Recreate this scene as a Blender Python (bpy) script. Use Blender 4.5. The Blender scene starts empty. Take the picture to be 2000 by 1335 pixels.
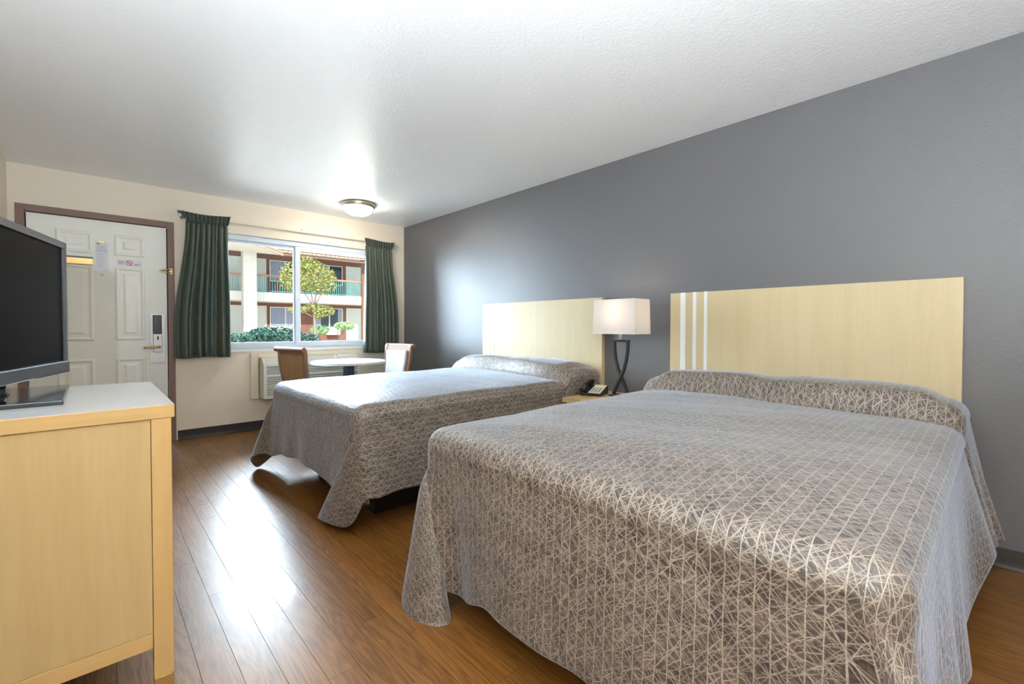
import bpy, bmesh, math, random
from mathutils import Vector, Matrix
rnd = random.Random(7)
PI = math.pi
scene = bpy.context.scene
COL = scene.collection

# ------------------------------------------------------------------ camera
CAM_H = 1.1125
yaw, pitch, roll = 0.748066, -0.0182595, 0.0011765
F = Vector((math.sin(yaw)*math.cos(pitch), math.cos(yaw)*math.cos(pitch), math.sin(pitch)))
Rt = Vector((math.cos(yaw), -math.sin(yaw), 0)); Up = Rt.cross(F)
R2 = Rt*math.cos(roll) + Up*math.sin(roll); U2 = Up*math.cos(roll) - Rt*math.sin(roll)
cam = bpy.data.cameras.new('camera'); cam_o = bpy.data.objects.new('camera', cam); COL.objects.link(cam_o)
cam.sensor_width = 36.0; cam.lens = 882.366/2000*36; cam.shift_y = -13.55/2000; cam.clip_start = 0.02; cam.clip_end = 500
m = Matrix((R2, U2, -F)).transposed().to_4x4(); m.translation = (0, 0, CAM_H)
cam_o.matrix_world = m
scene.camera = cam_o

# ------------------------------------------------------------------ world, sun, exposure
world = bpy.data.worlds.new('world'); scene.world = world; world.use_nodes = True
bg = world.node_tree.nodes['Background']
bg.inputs[0].default_value = (0.66, 0.83, 1.0, 1); bg.inputs[1].default_value = 0.8
sun = bpy.data.lights.new('sun', 'SUN'); sun.energy = 3.3; sun.angle = 0.0093; sun.color = (1.0, 0.93, 0.82)
sun_o = bpy.data.objects.new('sun', sun); COL.objects.link(sun_o)
sun_o.rotation_euler = Vector((0.30, 1.0, -0.80)).to_track_quat('-Z', 'Y').to_euler()
def daylight_fill(name, loc, aim, w, h, watts, col):
    l = bpy.data.lights.new(name, 'AREA'); l.shape = 'RECTANGLE'; l.size = w; l.size_y = h; l.energy = watts; l.color = col
    o = bpy.data.objects.new(name, l); COL.objects.link(o); o.location = loc
    o.rotation_euler = (Vector(aim) - Vector(loc)).to_track_quat('-Z', 'Y').to_euler()
daylight_fill('fill_over_roofs', (2.6, 12.6, 5.5), (1.8, 5.4, 1.6), 9.0, 3.4, 4200.0, (0.64, 0.82, 1.0))     # added area light, out of view, boosts the sky light through the window
daylight_fill('fill_courtyard', (-5.6, 12.5, 3.6), (1.8, 5.4, 1.4), 10.0, 6.4, 6300.0, (0.70, 0.86, 1.0))   # added unseen area light to the left, brightens grey wall and beds
DOME_W = 22.0      # emission of the ceiling dome lamps' glass
REAR_FILL_W = 6.0  # emission of the dome added behind the camera as fill
BULB_W = 1.1       # table lamp bulb (watts)
UPLIGHT_FILL_W = 200.0  # added fill uplighter, unseen beside the camera (watts)
vs = scene.view_settings
vs.view_transform = 'Standard'; vs.look = 'None'; vs.gamma = 1.0; vs.use_curve_mapping = False
vs.exposure = 1.3
scene.cycles.use_denoising = True
scene.cycles.max_bounces = 8; scene.cycles.diffuse_bounces = 5; scene.cycles.glossy_bounces = 4
scene.cycles.use_adaptive_sampling = True; scene.cycles.adaptive_threshold = 0.04
scene.cycles.transparent_max_bounces = 16; scene.cycles.transmission_bounces = 6
scene.cycles.sample_clamp_indirect = 6.0
scene.cycles.caustics_reflective = False; scene.cycles.caustics_refractive = False

# ------------------------------------------------------------------ node helpers
class G:
    """tiny wrapper that builds a node material"""
    def __init__(s, name):
        s.m = bpy.data.materials.new(name); s.m.use_nodes = True
        s.t = s.m.node_tree; s.n = s.t.nodes
        s.b = s.n['Principled BSDF']; s.out = s.n['Material Output']
    def link(s, a, b): s.t.links.new(a, b)
    def put(s, sock, v):
        if hasattr(v, 'is_output'): s.link(v, sock)
        else: sock.default_value = v
    def math(s, op, a, b=0.0, c=None):
        n = s.n.new('ShaderNodeMath'); n.operation = op
        s.put(n.inputs[0], a); s.put(n.inputs[1], b)
        if c is not None: s.put(n.inputs[2], c)
        return n.outputs[0]
    def coord(s, kind='Object'):
        return s.n.new('ShaderNodeTexCoord').outputs[kind]
    def mapping(s, v, scale=(1, 1, 1), rot=(0, 0, 0), loc=(0, 0, 0)):
        n = s.n.new('ShaderNodeMapping'); s.link(v, n.inputs[0])
        s.put(n.inputs['Location'], loc); n.inputs['Rotation'].default_value = rot; n.inputs['Scale'].default_value = scale
        return n.outputs[0]
    def noise(s, v, scale=5, detail=3, rough=0.5, dist=0.0):
        n = s.n.new('ShaderNodeTexNoise'); s.link(v, n.inputs['Vector'])
        n.inputs['Scale'].default_value = scale; n.inputs['Detail'].default_value = detail
        n.inputs['Roughness'].default_value = rough; n.inputs['Distortion'].default_value = dist
        return n.outputs['Fac']
    def voronoi(s, v, scale=5, feature='F1'):
        n = s.n.new('ShaderNodeTexVoronoi'); s.link(v, n.inputs['Vector']); n.feature = feature
        n.inputs['Scale'].default_value = scale
        return n.outputs[0]
    def white(s, w):
        n = s.n.new('ShaderNodeTexWhiteNoise'); n.noise_dimensions = '1D'; s.put(n.inputs['W'], w)
        return n.outputs[0]
    def ramp(s, f, stops):
        n = s.n.new('ShaderNodeValToRGB'); s.link(f, n.inputs[0])
        e = n.color_ramp.elements
        while len(e) < len(stops): e.new(0.5)
        for k, (p, c) in enumerate(stops):
            e[k].position = p; e[k].color = (c[0], c[1], c[2], 1)
        return n.outputs[0]
    def mix(s, f, a, b, mode='MIX'):
        n = s.n.new('ShaderNodeMix'); n.data_type = 'RGBA'; n.blend_type = mode
        s.put(n.inputs[0], f)
        for k, v in ((6, a), (7, b)):
            if hasattr(v, 'is_output'): s.link(v, n.inputs[k])
            else: n.inputs[k].default_value = (v[0], v[1], v[2], 1)
        return n.outputs[2]
    def sep(s, v):
        n = s.n.new('ShaderNodeSeparateXYZ'); s.link(v, n.inputs[0]); return n.outputs
    def step(s, v, lo, hi):
        n = s.n.new('ShaderNodeMapRange'); n.interpolation_type = 'SMOOTHSTEP'
        s.put(n.inputs[0], v); s.put(n.inputs[1], lo); s.put(n.inputs[2], hi)
        n.inputs[3].default_value = 0; n.inputs[4].default_value = 1
        return n.outputs[0]
    def bump(s, h, strength=0.3, dist=0.01):
        n = s.n.new('ShaderNodeBump'); s.link(h, n.inputs['Height'])
        n.inputs['Strength'].default_value = strength; n.inputs['Distance'].default_value = dist
        s.link(n.outputs[0], s.b.inputs['Normal'])
    def base(s, c):
        if hasattr(c, 'is_output'): s.link(c, s.b.inputs['Base Color'])
        else: s.b.inputs['Base Color'].default_value = (c[0], c[1], c[2], 1)
    def set(s, **k):
        for a, v in k.items():
            s.put(s.b.inputs[a.replace('_', ' ')], v)

def plain(name, c, rough=0.5, metal=0.0, spec=0.5, var=0.06, bump=0.0, bscale=60):
    g = G(name); v = g.coord()
    n = g.noise(v, 7, 3)
    g.base(g.mix(n, [x*(1-var) for x in c], [min(1, x*(1+var)) for x in c]))
    g.set(Roughness=rough, Metallic=metal)
    g.b.inputs['Specular IOR Level'].default_value = spec
    if bump: g.bump(g.noise(v, bscale, 3), bump, 0.004)
    return g.m

def maple(name, c1, c2, axis='Z', rough=0.38):
    g = G(name); v = g.coord()
    sc = {'Z': (14, 14, 0.9), 'Y': (14, 0.9, 14), 'X': (0.9, 14, 14)}[axis]
    w = g.mapping(v, sc)
    n1 = g.noise(w, 1.0, 4, 0.55, 0.6); n2 = g.noise(g.mapping(v, [x*6 for x in sc]), 1.0, 3)
    f = g.math('ADD', g.math('MULTIPLY', n1, 0.65), g.math('MULTIPLY', n2, 0.35))
    g.base(g.ramp(f, [(0.3, c1), (0.7, c2)]))
    g.set(Roughness=rough); g.bump(n2, 0.03, 0.002)
    return g.m

M = {}
M['white'] = plain('white_paint', (0.82, 0.83, 0.84), 0.4)
M['maple'] = maple('maple_veneer', (0.51, 0.35, 0.155), (0.59, 0.43, 0.205))
M['maple_rail'] = maple('maple_edge', (0.55, 0.345, 0.13), (0.66, 0.44, 0.19), 'X')
M['maple_post'] = maple('maple_post_wood', (0.56, 0.35, 0.135), (0.66, 0.44, 0.19))
M['maple_pale'] = maple('pale_maple_veneer', (0.49, 0.395, 0.235), (0.56, 0.46, 0.29), 'Z', 0.55)
M['laminate'] = plain('grey_laminate', (0.62, 0.60, 0.58), 0.22, var=0.03)
M['black'] = plain('black_plastic', (0.012, 0.013, 0.016), 0.3)
M['bezel'] = plain('charcoal_plastic', (0.045, 0.05, 0.058), 0.32)
M['screen'] = plain('black_screen', (0.002, 0.002, 0.003), 0.3, spec=0.02, var=0)
M['chrome'] = plain('brushed_metal', (0.55, 0.55, 0.55), 0.45, 0.7)
M['brass'] = plain('brass', (0.62, 0.43, 0.18), 0.42, 1.0)
M['nickel'] = plain('satin_nickel', (0.62, 0.55, 0.42), 0.3, 1.0)
M['dark_metal'] = plain('dark_bronze', (0.035, 0.036, 0.038), 0.35, 0.4)
M['bed_base'] = plain('black_vinyl_base', (0.016, 0.015, 0.016), 0.5)
M['ticking'] = plain('mattress_ticking', (0.7, 0.68, 0.64), 0.8)
M['cove'] = plain('dark_vinyl_cove', (0.035, 0.03, 0.028), 0.4)
M['door'] = plain('cream_door_paint', (0.88, 0.88, 0.82), 0.4, var=0.03)
M['frame_brown'] = plain('brown_frame_paint', (0.215, 0.125, 0.095), 0.45)
M['alu'] = plain('white_aluminium', (0.72, 0.78, 0.86), 0.35, 0.0)
M['ac'] = plain('ivory_plastic', (0.72, 0.70, 0.62), 0.4, var=0.03)
M['trim_cream'] = plain('cream_trim', (0.78, 0.70, 0.55), 0.5, var=0.03)
M['table'] = plain('white_tabletop', (0.80, 0.80, 0.82), 0.25, var=0.02)
M['navy'] = plain('navy_metal', (0.012, 0.025, 0.055), 0.4)
M['wicker'] = plain('brown_wicker', (0.26, 0.135, 0.075), 0.5, bump=0.4, bscale=120)
M['cushion'] = plain('pale_cushion', (0.72, 0.74, 0.78), 0.8)
M['paper'] = plain('paper', (0.8, 0.8, 0.84), 0.5, var=0.02)
M['ink'] = plain('grey_ink', (0.25, 0.28, 0.33), 0.6)
M['red'] = plain('red_ink', (0.65, 0.05, 0.05), 0.5)
M['brass_foot'] = plain('hammered_brass', (0.80, 0.60, 0.26), 0.3, 1.0, var=0.3, bump=0.8, bscale=90)
M['phone_face'] = plain('beige_faceplate', (0.62, 0.55, 0.40), 0.45)

def wall_mat(name, c, rough, bs, bst, spec=0.5):
    g = G(name); v = g.coord()
    n = g.noise(v, 1.3, 2)
    g.base(g.mix(n, [x*0.97 for x in c], [x*1.03 for x in c]))
    g.set(Roughness=rough); g.b.inputs['Specular IOR Level'].default_value = spec
    h = g.math('ADD', g.noise(v, bs, 4, 0.6), g.math('MULTIPLY', g.noise(v, bs*0.35, 2), 0.7))
    g.bump(h, bst, 0.006)
    return g.m
M['grey_wall'] = wall_mat('grey_wall_paint', (0.124, 0.122, 0.129), 0.45, 95, 0.22, 0.4)
M['cream_wall'] = wall_mat('cream_wall_paint', (0.84, 0.75, 0.62), 0.5, 70, 0.12)
def ceiling_mat():
    g = G('ceiling_paint'); v = g.coord()
    g.base((0.90, 0.905, 0.91)); g.set(Roughness=0.34)
    n = g.noise(v, 38, 4, 0.6, 1.2)
    h = g.math('ADD', g.step(n, 0.42, 0.62), g.math('MULTIPLY', g.noise(v, 140, 2), 0.25))
    g.bump(h, 0.22, 0.004)
    return g.m
M['ceiling'] = ceiling_mat()

def plank_mat():
    g = G('wood_plank'); v = g.coord()
    oi = g.n.new('ShaderNodeObjectInfo'); rv = oi.outputs['Random']
    cmb = g.n.new('ShaderNodeCombineXYZ')
    g.link(g.math('MULTIPLY', rv, 37.0), cmb.inputs[0]); g.link(g.math('MULTIPLY', rv, 91.0), cmb.inputs[1])
    add = g.n.new('ShaderNodeVectorMath'); add.operation = 'ADD'; g.link(v, add.inputs[0]); g.link(cmb.outputs[0], add.inputs[1])
    p = add.outputs[0]
    big = g.noise(g.mapping(p, (9, 1.1, 1)), 1.0, 3, 0.5, 2.2)
    rings = g.math('FRACT', g.math('MULTIPLY', big, 7.0))
    rings = g.math('ABSOLUTE', g.math('SUBTRACT', rings, 0.5))
    fine = g.noise(g.mapping(p, (160, 6, 1)), 1.0, 3, 0.6)
    f = g.math('ADD', g.math('MULTIPLY', rings, 0.42), g.math('MULTIPLY', fine, 0.62))
    c = g.ramp(f, [(0.18, (0.090, 0.034, 0.007)), (0.5, (0.220, 0.092, 0.021)), (0.85, (0.32, 0.15, 0.042))])
    tint = g.ramp(rv, [(0.0, (0.86, 0.84, 0.80)), (0.5, (1, 1, 1)), (1.0, (1.12, 1.08, 1.0))])
    g.base(g.mix(1.0, c, tint, 'MULTIPLY'))
    scuff = g.noise(v, 3.0, 4)
    g.set(Roughness=g.math('ADD', g.math('MULTIPLY', scuff, 0.12), 0.30))
    g.b.inputs['Coat Weight'].default_value = 0.12; g.b.inputs['Coat Roughness'].default_value = 0.08
    g.b.inputs['Specular IOR Level'].default_value = 0.5; g.b.inputs['Specular Tint'].default_value = (1.0, 0.86, 0.74, 1)
    g.bump(g.math('ADD', g.math('MULTIPLY', fine, 0.25), g.noise(v, 3, 1)), 0.05, 0.003)
    return g.m
M['plank'] = plank_mat()
M['subfloor'] = plain('dark_joint', (0.04, 0.02, 0.01), 0.6)

def spread_mat():
    """woven bedspread: cloth coordinates (metres) are in the UV map; u runs along the bed, v across it"""
    g = G('woven_bedspread')
    uv = g.n.new('ShaderNodeUVMap').outputs[0]
    wob = g.noise(uv, 9.0, 3); wob2 = g.noise(uv, 26.0, 2)
    x, y, _ = g.sep(uv)
    v = g.math('ADD', y, g.math('ADD', g.math('MULTIPLY', g.math('SUBTRACT', wob, 0.5), 0.010), g.math('MULTIPLY', g.math('SUBTRACT', wob2, 0.5), 0.003)))
    u = g.math('ADD', x, g.math('MULTIPLY', g.math('SUBTRACT', wob2, 0.5), 0.009))
    sp = 0.030
    vs_ = g.math('DIVIDE', v, sp)
    k = g.math('FLOOR', vs_); fr = g.math('FRACT', vs_)
    d0 = g.math('MULTIPLY', g.math('SUBTRACT', 0.5, g.math('ABSOLUTE', g.math('SUBTRACT', fr, 0.5))), sp)
    def band(d, w):
        return g.math('SUBTRACT', 1.0, g.step(d, w*0.45, w))
    r0 = g.white(g.math('ADD', k, 3.3))
    lines = g.math('MULTIPLY', band(d0, 0.0018), 0.95)
    for (seed, p0, p1, w) in ((1.3, 0.040, 0.042, 0.0016), (17.7, 0.046, 0.075, 0.0014), (41.1, 0.026, 0.034, 0.0013), (71.9, 0.068, 0.10, 0.0014)):
        r1 = g.white(g.math('ADD', k, seed)); r2 = g.white(g.math('ADD', k, seed+0.5))
        per = g.math('ADD', g.math('MULTIPLY', r1, p1), p0)
        ph = g.math('ADD', g.math('DIVIDE', u, per), g.math('MULTIPLY', r2, 9.0))
        amp = g.white(g.math('ADD', g.math('FLOOR', g.math('MULTIPLY', ph, 2.0)), g.math('MULTIPLY', k, 13.7)))
        tri = g.math('MULTIPLY', g.math('ABSOLUTE', g.math('SUBTRACT', g.math('FRACT', ph), 0.5)), 2.0)
        dv = g.math('MULTIPLY', g.math('ABSOLUTE', g.math('SUBTRACT', fr, tri)), sp)
        slope = g.math('DIVIDE', 2.0*sp, per)
        dd = g.math('DIVIDE', dv, g.math('SQRT', g.math('ADD', 1.0, g.math('MULTIPLY', slope, slope))))
        lines = g.math('MAXIMUM', lines, g.math('MULTIPLY', band(dd, w), g.math('ADD', 0.35, g.math('MULTIPLY', amp, 0.6))))
    # loose threads crossing several rows
    for (ang, per, w, sc) in ((1.05, 0.023, 0.0016, 24.0), (-1.2, 0.019, 0.0015, 29.0), (1.5, 0.031, 0.0016, 19.0), (-0.75, 0.027, 0.0014, 31.0)):
        a = g.math('ADD', g.math('MULTIPLY', u, math.sin(ang)), g.math('MULTIPLY', v, math.cos(ang)))
        fa = g.math('FRACT', g.math('DIVIDE', a, per))
        da = g.math('MULTIPLY', g.math('SUBTRACT', 0.5, g.math('ABSOLUTE', g.math('SUBTRACT', fa, 0.5))), per)
        msk = g.step(g.noise(g.mapping(uv, (1, 1, 1), loc=(ang, per*90, 0)), sc, 2), 0.47, 0.55)
        lines = g.math('MAXIMUM', lines, g.math('MULTIPLY', g.math('MULTIPLY', band(da, w), msk), 0.6))
    patch = g.noise(uv, 14, 4, 0.6)
    fine = g.noise(g.mapping(uv, (50, 300, 1)), 1.0, 2)
    ground = g.mix(g.step(g.math('ADD', g.math('MULTIPLY', patch, 0.6), g.math('MULTIPLY', fine, 0.4)), 0.36, 0.64), (0.030, 0.021, 0.017), (0.115, 0.087, 0.071))
    thread = g.mix(patch, (0.33, 0.27, 0.22), (0.46, 0.39, 0.325))
    g.base(g.mix(g.math('MULTIPLY', lines, 0.9), ground, thread))
    g.set(Roughness=0.48)
    g.b.inputs['Specular IOR Level'].default_value = 0.7
    g.b.inputs['Sheen Weight'].default_value = 0.6; g.b.inputs['Sheen Roughness'].default_value = 0.35
    g.b.inputs['Sheen Tint'].default_value = (0.70, 0.81, 1.0, 1)
    quilt = g.noise(g.mapping(uv, (62, 17, 1)), 1.0, 3, 0.55)
    g.bump(quilt, 0.55, 0.009)
    return g.m
M['spread'] = spread_mat()

def curtain_mat():
    # olive satin with a teal sheen
    g = G('olive_satin'); v = g.coord()
    n = g.noise(g.mapping(v, (300, 300, 4)), 1.0, 2)
    g.base(g.mix(n, (0.036, 0.046, 0.030), (0.066, 0.072, 0.042)))
    g.set(Roughness=0.42); g.b.inputs['Sheen Weight'].default_value = 0.4
    g.b.inputs['Sheen Tint'].default_value = (0.5, 0.8, 0.8, 1)
    g.bump(n, 0.1, 0.002)
    return g.m
M['curtain'] = curtain_mat()

def emit(name, c, s, mixc=(0.9, 0.9, 0.88)):
    g = G(name); g.base(mixc); g.set(Roughness=0.3)
    g.b.inputs['Emission Color'].default_value = (c[0], c[1], c[2], 1); g.b.inputs['Emission Strength'].default_value = s
    return g.m
M['dome'] = emit('lit_dome_glass', (1.0, 0.93, 0.80), DOME_W)
M['dome_fill'] = emit('fill_dome_glass', (1.0, 0.93, 0.82), REAR_FILL_W)

def glass_mat():
    g = G('window_glass'); t = g.n.new('ShaderNodeBsdfTransparent'); gl = g.n.new('ShaderNodeBsdfGlossy')
    gl.inputs['Roughness'].default_value = 0.0
    fr = g.n.new('ShaderNodeFresnel'); fr.inputs[0].default_value = 1.45
    t.inputs[0].default_value = (0.96, 0.98, 0.98, 1)
    mx = g.n.new('ShaderNodeMixShader'); g.link(fr.outputs[0], mx.inputs[0]); g.link(t.outputs[0], mx.inputs[1]); g.link(gl.outputs[0], mx.inputs[2])
    g.link(mx.outputs[0], g.out.inputs['Surface'])
    return g.m
M['glass'] = glass_mat()

def shade_mat():
    g = G('lamp_shade_fabric'); d = g.n.new('ShaderNodeBsdfDiffuse'); tr = g.n.new('ShaderNodeBsdfTranslucent')
    d.inputs[0].default_value = (0.76, 0.75, 0.74, 1); tr.inputs[0].default_value = (0.72, 0.66, 0.61, 1)
    mx = g.n.new('ShaderNodeMixShader'); mx.inputs[0].default_value = 0.42
    g.link(d.outputs[0], mx.inputs[1]); g.link(tr.outputs[0], mx.inputs[2]); g.link(mx.outputs[0], g.out.inputs['Surface'])
    return g.m
M['shade'] = shade_mat()

# ------------------------------------------------------------------ mesh helpers
class MB:
    def __init__(s): s.v = []; s.f = []
    def add(s, vs, fs):
        o = len(s.v); s.v += [tuple(p) for p in vs]; s.f += [tuple(i+o for i in q) for q in fs]; return s
    def box(s, a, b, rz=0.0, piv=None):
        x0, y0, z0 = a; x1, y1, z1 = b
        p = [(x0,y0,z0),(x1,y0,z0),(x1,y1,z0),(x0,y1,z0),(x0,y0,z1),(x1,y0,z1),(x1,y1,z1),(x0,y1,z1)]
        if rz:
            cx, cy = piv or ((x0+x1)/2, (y0+y1)/2); c, sn = math.cos(rz), math.sin(rz)
            p = [(cx+(x-cx)*c-(y-cy)*sn, cy+(x-cx)*sn+(y-cy)*c, z) for x, y, z in p]
        return s.add(p, [(3,2,1,0),(4,5,6,7),(0,1,5,4),(1,2,6,5),(2,3,7,6),(3,0,4,7)])
    def tube(s, path, r, n=8, caps=True):
        path = [Vector(p) for p in path]; rs = r if isinstance(r, (list, tuple)) else [r]*len(path)
        base = len(s.v); ref = None
        for i, p in enumerate(path):
            t = (path[min(i+1, len(path)-1)] - path[max(i-1, 0)]).normalized()
            if ref is None: ref = Vector((0,0,1)) if abs(t.z) < 0.9 else Vector((1,0,0))
            a = t.cross(ref).normalized(); b = a.cross(t).normalized(); ref = b
            for k in range(n):
                q = p + (a*math.cos(2*PI*k/n) + b*math.sin(2*PI*k/n))*rs[i]
                s.v.append(tuple(q))
        for i in range(len(path)-1):
            for k in range(n):
                k2 = (k+1) % n
                s.f.append((base+i*n+k, base+i*n+k2, base+(i+1)*n+k2, base+(i+1)*n+k))
        if caps:
            s.f.append(tuple(base+k for k in reversed(range(n)))); s.f.append(tuple(base+(len(path)-1)*n+k for k in range(n)))
        return s
    def lathe(s, prof, c, n=32):
        base = len(s.v)
        for r, z in prof:
            for k in range(n): s.v.append((c[0]+max(r, 1e-4)*math.cos(2*PI*k/n), c[1]+max(r, 1e-4)*math.sin(2*PI*k/n), c[2]+z))
        for i in range(len(prof)-1):
            for k in range(n):
                k2 = (k+1) % n
                s.f.append((base+i*n+k, base+i*n+k2, base+(i+1)*n+k2, base+(i+1)*n+k))
        s.f.append(tuple(base+k for k in reversed(range(n)))); s.f.append(tuple(base+(len(prof)-1)*n+k for k in range(n)))
        return s
    def prism(s, poly, a, b, axis='y'):
        """poly in the two other axes, extruded from a to b along axis"""
        def P(p, t):
            return {'x': (t, p[0], p[1]), 'y': (p[0], t, p[1]), 'z': (p[0], p[1], t)}[axis]
        n = len(poly)
        vs = [P(p, a) for p in poly] + [P(p, b) for p in poly]
        fs = [tuple(range(n-1, -1, -1)), tuple(range(n, 2*n))] + [(i, (i+1) % n, n+(i+1) % n, n+i) for i in range(n)]
        return s.add(vs, fs)
    def grid(s, pts):
        """pts[i][j] -> quads"""
        base = len(s.v); ni, nj = len(pts), len(pts[0])
        for r in pts:
            for p in r: s.v.append(tuple(p))
        for i in range(ni-1):
            for j in range(nj-1):
                s.f.append((base+i*nj+j, base+i*nj+j+1, base+(i+1)*nj+j+1, base+(i+1)*nj+j))
        return s
    def build(s, name, mat, parent=None, smooth=False, bevel=0.0, seg=2, solid=0.0, fix=True):
        me = bpy.data.meshes.new(name); me.from_pydata(s.v, [], s.f)
        if fix:
            bm = bmesh.new(); bm.from_mesh(me); bmesh.ops.recalc_face_normals(bm, faces=bm.faces); bm.to_mesh(me); bm.free()
        o = bpy.data.objects.new(name, me); COL.objects.link(o)
        me.materials.append(M[mat] if isinstance(mat, str) else mat)
        if smooth:
            me.polygons.foreach_set('use_smooth', [True]*len(me.polygons))
        if bevel:
            b = o.modifiers.new('bevel', 'BEVEL'); b.width = bevel; b.segments = seg; b.limit_method = 'ANGLE'; b.angle_limit = 0.6
        if solid:
            q = o.modifiers.new('solid', 'SOLIDIFY'); q.thickness = solid; q.offset = 0
        if parent: child(o, parent)
        return o
def child(o, p):
    o.parent = p; o.matrix_parent_inverse = wm(p).inverted()
def wm(o):
    b = Matrix.LocRotScale(o.location, o.rotation_euler, o.scale)
    return (wm(o.parent) @ o.matrix_parent_inverse @ b) if o.parent else b
def tag(o, label, cat, group=None, kind=None):
    o['label'] = label; o['category'] = cat
    if group: o['group'] = group
    if kind: o['kind'] = kind
    return o
def thing(name, loc, label, cat, group=None):
    o = bpy.data.objects.new(name, None); COL.objects.link(o); o.location = loc; o.empty_display_size = 0.1
    return tag(o, label, cat, group)
def struct(o, label=None, cat=None):
    o['kind'] = 'structure'
    if label: o['label'] = label
    if cat: o['category'] = cat
    return o
def B(a, b, **k): return MB().box(a, b)
def lerp(a, b, t): return a+(b-a)*t
def sstep(a, b, x):
    t = max(0, min(1, (x-a)/(b-a))) if b != a else float(x > a); return t*t*(3-2*t)
def interp(tab, x):
    if x <= tab[0][0]: return tab[0][1]
    for (a, va), (b, vb) in zip(tab, tab[1:]):
        if x <= b: return lerp(va, vb, sstep(0, 1, (x-a)/(b-a)))
    return tab[-1][1]

# ================================================================== room shell
XL, XR, YF, YB, HC = -0.496, 3.081, 5.459, -1.9, 2.44
WX0, WX1, WZ0, WZ1 = 0.93, 2.66, 0.872, 2.085      # window opening
DX0, DX1, DZ1 = -0.40, 0.535, 2.062                # door opening
fl = struct(B((XL-0.1, YB-0.1, -0.2), (XR+0.1, YF+0.1, -0.004)).build('floor', 'subfloor'), 'glossy brown wood plank floor', 'floor')
# planks: one shared mesh, bevelled top edges
PWD = 0.0977
def plank_mesh():
    bm_ = MB(); hx = PWD/2-0.0006; e = 0.0001; hy = 0.5
    vs_ = [(-hx, -hy, -0.003), (hx, -hy, -0.003), (hx, hy, -0.003), (-hx, hy, -0.003),
           (-hx, -hy, -0.0001), (hx, -hy, -0.0001), (hx, hy, -0.0001), (-hx, hy, -0.0001),
           (-hx+e, -hy+e, 0), (hx-e, -hy+e, 0), (hx-e, hy-e, 0), (-hx+e, hy-e, 0)]
    fs_ = [(3,2,1,0),(0,1,5,4),(1,2,6,5),(2,3,7,6),(3,0,4,7),(4,5,9,8),(5,6,10,9),(6,7,11,10),(7,4,8,11),(8,9,10,11)]
    me = bpy.data.meshes.new('plank'); me.from_pydata(vs_, [], fs_); me.materials.append(M['plank']); return me
pm = plank_mesh()
known = {9: 1.891, 10: 1.42, 12: 1.61, 13: 1.443, 11: 2.45, 8: 2.2, 7: 1.35, 14: 1.05}
x = 0.435 - 9*PWD; col = 0
while x < XR:
    xa, xb = max(x, XL), min(x+PWD, XR)
    L = 1.22
    j0 = known.get(col, rnd.uniform(0, L)) % L
    y = YB - L + ((j0 - (YB - L)) % L) - L
    while y < YF:
        a, b = max(y, YB), min(y+L, YF)
        if b-a > 0.03 and xb-xa > 0.01:
            o = bpy.data.objects.new('plank', pm); COL.objects.link(o)
            o.location = ((xa+xb)/2, (a+b)/2, 0); o.scale = ((xb-xa)/PWD, b-a-0.0008, 1)
            child_inv = None
            o.parent = fl
        y += L
    x += PWD; col += 1
struct(B((XL-0.1, YB-0.1, HC), (XR+0.1, YF+0.15, HC+0.15)).build('ceiling', 'ceiling'), 'white textured semi-gloss ceiling', 'ceiling')
struct(B((XR, YB-0.1, -0.2), (XR+0.12, YF+0.15, HC)).build('wall_right', 'grey_wall'), 'dark grey painted wall behind the headboards', 'wall')
struct(B((XL-0.12, YB-0.1, -0.2), (XL, YF+0.15, HC)).build('wall_left', 'cream_wall'), 'cream painted wall beside the door', 'wall')
struct(B((XL, YB-0.12, -0.2), (XR, YB, HC)).build('wall_rear', 'cream_wall'), 'cream painted wall at the back of the room', 'wall')
w = MB()
T = YF+0.14
for a, b in (((XL, -0.2), (DX0, HC)), ((DX0, DZ1), (DX1, HC)), ((DX1, -0.2), (WX0, HC)), ((WX0, -0.2), (WX1, WZ0)), ((WX0, WZ1), (WX1, HC)), ((WX1, -0.2), (XR, HC)), ((DX0, -0.2), (DX1, 0))):
    w.box((a[0], YF, a[1]), (b[0], T, b[1]))
struct(w.build('wall_far', 'cream_wall'), 'cream wall with the door and the window', 'wall')

def cove(pts_axis, name, lab):
    ax, c, a, b, s = pts_axis
    # cove base: thin sheet with a small toe at the floor
    pr = [(0, 0), (0.016, 0), (0.016, 0.006), (0.008, 0.016), (0.006, 0.030), (0.006, 0.088), (0, 0.092)]
    o = MB().prism([(c+s*p[0], p[1]) for p in pr], a, b, ax).build(name, 'cove')
    return struct(o, lab, 'baseboard')
cove(('y', XR, YB, YF, -1), 'baseboard_right', 'dark vinyl baseboard along the grey wall')
cove(('x', YF, 0.60, XR-0.016, -1), 'baseboard_far', 'dark vinyl baseboard under the window')
cove(('y', XL, YB, YF, 1), 'baseboard_left', 'dark vinyl baseboard along the left wall')
cove(('x', YB, XL+0.016, XR-0.016, 1), 'baseboard_rear', 'dark vinyl baseboard along the rear wall')

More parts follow.
